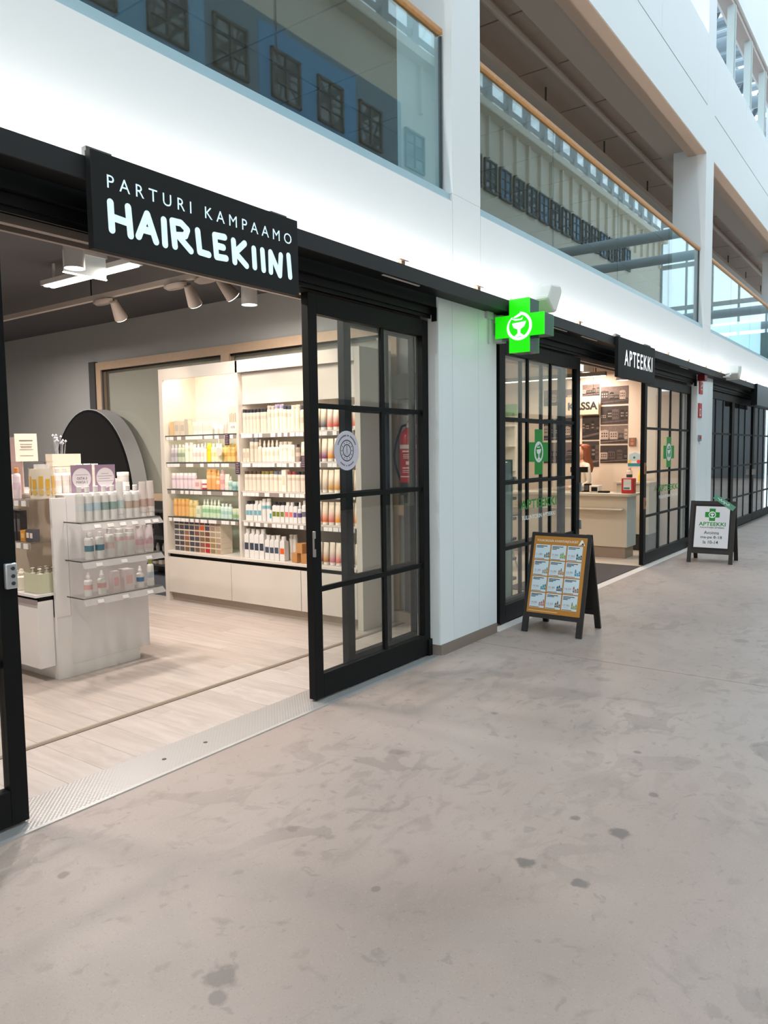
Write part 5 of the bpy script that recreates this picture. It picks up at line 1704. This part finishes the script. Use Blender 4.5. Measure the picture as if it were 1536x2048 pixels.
# local frame: faces -Y... turned on the root; x is the person's left
P = [(0, 0, .90, (.15, .10)), (0, 0, 1.08, (.125, .09)), (0, 0, 1.25, (.15, .10)), (0, 0, 1.36, (.11, .07)), (0, -.01, 1.42, .05), (0, -.015, 1.47, .047),
     (.15, 0, 1.34, .055), (.20, .02, 1.08, .042), (.16, -.16, .98, .034), (.14, -.24, .985, .03),
     (-.15, 0, 1.34, .055), (-.20, .02, 1.08, .042), (-.16, -.16, .98, .034), (-.14, -.24, .985, .03),
     (.09, 0, .84, .095), (.10, -.01, .48, .06), (.10, .02, .09, .042), (.10, -.10, .035, .035),
     (-.09, 0, .84, .095), (-.10, -.01, .48, .06), (-.10, .02, .09, .042), (-.10, -.10, .035, .035)]
Ed = [(0, 1), (1, 2), (2, 3), (3, 4), (4, 5), (3, 6), (6, 7), (7, 8), (8, 9), (3, 10), (10, 11), (11, 12), (12, 13), (0, 14), (14, 15), (15, 16), (16, 17), (0, 18), (18, 19), (19, 20), (20, 21)]
body = skin('body', P, Ed, [BL, TRO, SKIN], pn)
for p_ in body.data.polygons:
    z, y = p_.center.z, p_.center.y
    p_.material_index = 1 if z < .92 and y > -.12 or z < .5 else (2 if z > 1.405 or (y < -.20 and z > .8) else 0)
q = M()
nr, ns = 14, 18
vs = []
for i in range(nr+1):
    v = i/nr
    z = 1.455+v*.225
    pr = math.sin(math.pi*min(1, max(0, .07+v*.93)))**.55
    rx, ry = .072*pr, .092*pr
    if v < .35:
        rx *= .72+.8*v
    for k in range(ns):
        a = 2*math.pi*k/ns
        x, y = rx*math.cos(a), ry*math.sin(a)
        fy = -1 if y < 0 else 1
        if y < 0 and abs(x) < .03:
            nose = math.exp(-((v-.42)/.07)**2)*.022*max(0, 1-abs(x)/.022)
            brow = math.exp(-((v-.60)/.06)**2)*.004
            lips = math.exp(-((v-.24)/.035)**2)*.006
            chin = math.exp(-((v-.08)/.07)**2)*.008
            y -= nose+brow+lips+chin
        vs.append((x, y-.02, z))
fs_ = [(i*ns+k, i*ns+(k+1) % ns, (i+1)*ns+(k+1) % ns, (i+1)*ns+k) for i in range(nr) for k in range(ns)]
q.add(vs, fs_)
hd = q.build('head', SKIN, pn)
for s_ in (-1, 1):
    M().lathe([(0, -.007), (.010, 0), (0, .007)], 10, (s_*.030, -.098, 1.567)).build('eye', cm(C(60, 44, 36)), hd)
    M().lathe([(0, -.025), (.008, 0), (0, .025)], 8, (s_*.073, -.015, 1.56)).build('ear', SKIN, hd)
M().lathe([(0, -.005), (.020, 0), (0, .005)], 10, (0, -.107, 1.508), 0, 1, .35).build('mouth', cm(C(176, 92, 84)), hd)
q = M()
vs = []
hr = [(1.690, .02), (1.685, .055), (1.66, .083), (1.62, .094), (1.56, .096), (1.48, .094), (1.40, .105), (1.32, .112), (1.25, .10), (1.21, .05)]
for z, r in hr:
    for k in range(19):
        a = R((-52+284*k/18) if z > 1.64 else (-14+208*k/18))
        wv = .006*math.sin(5*a+z*40)
        vs.append(((r*.92+wv)*math.cos(a), (r*1.08+wv)*math.sin(a)-.005+(.03 if z < 1.45 else 0), z))
fs_ = [(i*19+k, i*19+k+1, (i+1)*19+k+1, (i+1)*19+k) for i in range(len(hr)-1) for k in range(18)]
q.add(vs, fs_)
ho = q.build('hair', HAIR, pn)
ho.modifiers.new('thick', 'SOLIDIFY').thickness = .012
for s_ in (-1, 1):
    w0 = Vector((s_*.14, -.24, .985))
    for k in range(5):
        if k < 4:
            off = Vector((s_*(.024-.016*k), -.02, .002))
            ln = (.062, .072, .068, .052)[k]
            chain = [w0+off*.4, w0+off+Vector((0, -.03, 0)), w0+off+Vector((0, -.03-ln*.6, -.004)), w0+off+Vector((0, -.03-ln, -.02))]
        else:
            chain = [w0+Vector((-s_*.01, -.005, 0)), w0+Vector((-s_*.034, -.025, -.004)), w0+Vector((-s_*.044, -.055, -.010))]
        skin('finger', [(*c_, .0085-.001*i) for i, c_ in enumerate(chain)], [(i, i+1) for i in range(len(chain)-1)], [SKIN], pn, 1)

# ================================================================== THIRD SHOP
f3_ = struct('floor_third_shop', 'grey floor of the dark third shop')
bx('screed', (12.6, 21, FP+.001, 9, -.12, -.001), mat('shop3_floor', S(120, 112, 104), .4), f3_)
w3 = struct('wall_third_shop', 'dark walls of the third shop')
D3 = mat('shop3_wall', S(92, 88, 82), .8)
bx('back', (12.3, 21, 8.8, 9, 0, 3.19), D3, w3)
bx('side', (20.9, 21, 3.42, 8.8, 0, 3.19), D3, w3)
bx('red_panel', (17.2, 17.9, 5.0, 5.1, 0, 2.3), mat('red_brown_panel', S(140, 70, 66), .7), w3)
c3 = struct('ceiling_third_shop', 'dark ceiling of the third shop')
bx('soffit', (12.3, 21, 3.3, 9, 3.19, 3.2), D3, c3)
area('third_shop_lamp_light', (16.5, 6, 3.17), .6, 40, NEUT, (0, 0, 0))
t = thing('linear_lamp', 'flat square panel lamp on the third shop ceiling', 'lamp', (16.5, 6, 3.175))
bx('panel', (-.3, .3, -.3, .3, 0, .014), LAMPW, t)

# ================================================================== A-BOARDS
BW = mat('black_stained_wood', (.022, .018, .016), .55, noise=.3, nscale=40)


def aboard(name, label, loc, rz, W_, H_, spread, build):
    t = thing(name, label, 'a-board', loc, rz)
    ang = math.atan2(spread, H_)
    for side, sgn in (('front', 1), ('rear', -1)):
        leafr = Matrix.Rotation(-sgn*ang, 4, 'X')
        par = t
        off = Vector((0, -sgn*spread, 0))

        def tr(bxx):
            q = M().box(*bxx)
            q.v = [tuple(leafr @ Vector((x, y*sgn, z)) + off) for x, y, z in q.v]
            return q
        L_ = H_/math.cos(ang)
        w = W_/2
        tr((-w, -w+.05, -.012, .012, 0, L_)).build('leg', BW, par)
        tr((w-.05, w, -.012, .012, 0, L_)).build('leg', BW, par)
        tr((-w+.05, w-.05, -.011, .011, L_-.05, L_-.002)).build('top_rail', BW, par)
        tr((-w+.05, w-.05, -.011, .011, .13, .18)).build('bottom_rail', BW, par)
        tr((-w+.05, w-.05, -.004, .006, .18, L_-.05)).build('backing_board', mat('board_black', (.015, .014, .014), .6), par)
        if sgn == 1:
            o = leafr @ Vector((0, -.0135, 0)) + off
            ux = Vector((1, 0, 0))
            uz = (leafr.to_3x3() @ Vector((0, 0, 1)))
            nn = (leafr.to_3x3() @ Vector((0, -1, 0)))
            build(t, lambda d=0: (o+nn*d, ux, uz, nn), L_, w)
    return t


ORANGE = mat('poster_orange', S(196, 130, 48), .5)
PAPER = mat('poster_paper', S(214, 228, 236), .5)


def offers(t, F, L_, w):
    M().rect(-w+.03, w-.03, .17, L_-.03, F(0), .002).build('poster', ORANGE, t)
    text('heading', 'TOUKOKUUN AVAINTARJOUKSET', (F(.0022)[0]+F()[1]*(-w+.055)+F()[2]*(L_-.085), *F()[1:]), 2*w-.16, .026, mat('poster_cream', S(240, 224, 200), .5), t, .02, .0006)
    lg = M()
    f = F(.0026)
    x0 = w-.075
    lg.poly([(x0-.03, L_-.098), (x0-.005, L_-.05), (x0+.005, L_-.05), (x0+.03, L_-.098), (x0, L_-.088)], f, .0008, 0)
    lg.poly([(x0-.004, L_-.085), (x0+.012, L_-.072), (x0+.02, L_-.094)], F(.0036), .0008, 1)
    lg.build('logo', [cm((.9, .88, .84)), INK], t)
    prices = ['11,80', '7,90', '7,90', '21,80', '10,80', '12,90', '19,90', '31,80', '16,20', '14,00', '12,50', '17,90']
    cols = [(90, 120, 110), (130, 170, 70), (30, 90, 100), (170, 150, 110), (190, 130, 80), (60, 150, 180), (40, 140, 150), (80, 80, 100), (150, 110, 90), (190, 120, 110), (110, 90, 80), (150, 160, 70)]
    cw = (2*w-.06-.04)/3
    ch = (L_-.03-.075-.17-.035)/4
    for i in range(12):
        c_, r_ = i % 3, i//3
        u0 = -w+.05+c_*cw
        v0 = L_-.03-.075-(r_+1)*ch
        of_ = M().rect(u0, u0+cw-.012, v0+.010, v0+ch, F(.0022), .0006).build('offer', PAPER, t)
        q = M()
        f = F(.0030)
        for k, e in enumerate((.85, .55, .35)[:2+(i % 2)]):
            q.rect(u0+.008, u0+.008+(cw-.03)*e, v0+ch-.016-k*.011, v0+ch-.010-k*.011, f, .0004, 0)
        q.rect(u0+.004, u0+cw*.62, v0+.013, v0+.018, f, .0004, 1)
        q.rect(u0+.012, u0+cw*.40, v0+.034, v0+.036, f, .0004, 3)
        for k in range(3):
            hh = .03+.012*((i+k) % 3)
            ua = u0+cw*.58+k*.017
            q.poly([(ua, v0+.028), (ua+.014, v0+.028), (ua+.014, v0+.028+hh*.75), (ua+.010, v0+.028+hh*.85), (ua+.004, v0+.028+hh*.85), (ua, v0+.028+hh*.75)], f, .0004, 2)
            q.rect(ua+.004, ua+.010, v0+.028+hh*.85, v0+.028+hh, f, .0004, 0 if (i+k) % 2 else 3)
            q.rect(ua+.002, ua+.012, v0+.028+hh*.3, v0+.028+hh*.5, F(.0036), .0003, 3)
        q.build('offer_print', [INK, cm(C(150, 96, 50)), cm(C(*cols[i])), cm(C(180, 180, 186))], of_)
        text('offer_price', prices[i], (F(.003)[0]+F()[1]*(u0+.012)+F()[2]*(v0+.042), *F()[1:]), cw*.38, .02, cm(C(170, 120, 116)), of_, .0, .0004)
    M().rect(-w+.045, w*.15, .185, .192, F(.0022), .0006).build('footer', cm(C(226, 196, 150)), t)


aboard('offer_board', 'black a-board with orange twelve offer poster in front of pharmacy door', (6.09, 2.55, 0), R(-90), .535, .835, .225, offers)


def hours(t, F, L_, w):
    M().rect(-w+.075, w-.07, .21, L_-.075, F(0), .002).build('poster', mat('hours_paper', S(226, 226, 232), .5), t)
    q = M()
    cz = L_-.19
    cross(q, 0, cz, .092, .085, .038, .036, F(.0022), .0006, 0)
    q.disc(0, cz, .046, F(.0030), .0004, 1, 24).disc(0, cz, .037, F(.0036), .0004, 0, 24)
    emblem(q, 0, cz, .044, F(.0042), 1, 1, .0004)
    q.build('logo', [GREEN, VW], t)

    def tx(s, u0, ww, v, h, m, b):
        text('print', s, (F(.0024)[0]+F()[1]*u0+F()[2]*v, *F()[1:]), ww, h, m, t, b, .0004)
    tx('APTEEKKI', -.165, .34, L_-.345, .052, GREEN, .02)
    tx('TULLINTORIN APTEEKKI', -.15, .31, L_-.377, .018, INK, .02)
    tx('Avoinna', -.09, .19, L_-.46, .045, INK, .01)
    tx('ma-pe 8-18', -.13, .27, L_-.53, .05, INK, .01)
    tx('la 10-14', -.095, .19, L_-.59, .044, INK, .01)
    # green strip fixed across the corner
    f = F(.004)
    q = M()
    c_, s_ = math.cos(R(-34)), math.sin(R(-34))
    o2 = f[0]+f[1]*(w*.45)+f[2]*(L_-.01)
    fr2 = (o2, f[1]*c_+f[2]*s_, f[2]*c_-f[1]*s_, f[3])
    q.rect(-.14, .17, -.035, .035, fr2, .004)
    q.build('corner_strip', mat('strip_green', S(84, 150, 124), .5), t)
    q = M()
    q.stroke([(-.09+.012*k, .012*math.sin(k*1.9)+.006*math.cos(k*3.1)) for k in range(16)], .006, (o2+f[3]*.0045, *fr2[1:]), .0006)
    q.build('strip_print', VW, t)


aboard('hours_board', 'black a-board with opening hours poster and green corner strip', (10.94, 2.40, 0), R(-88), .575, .825, .225, hours)
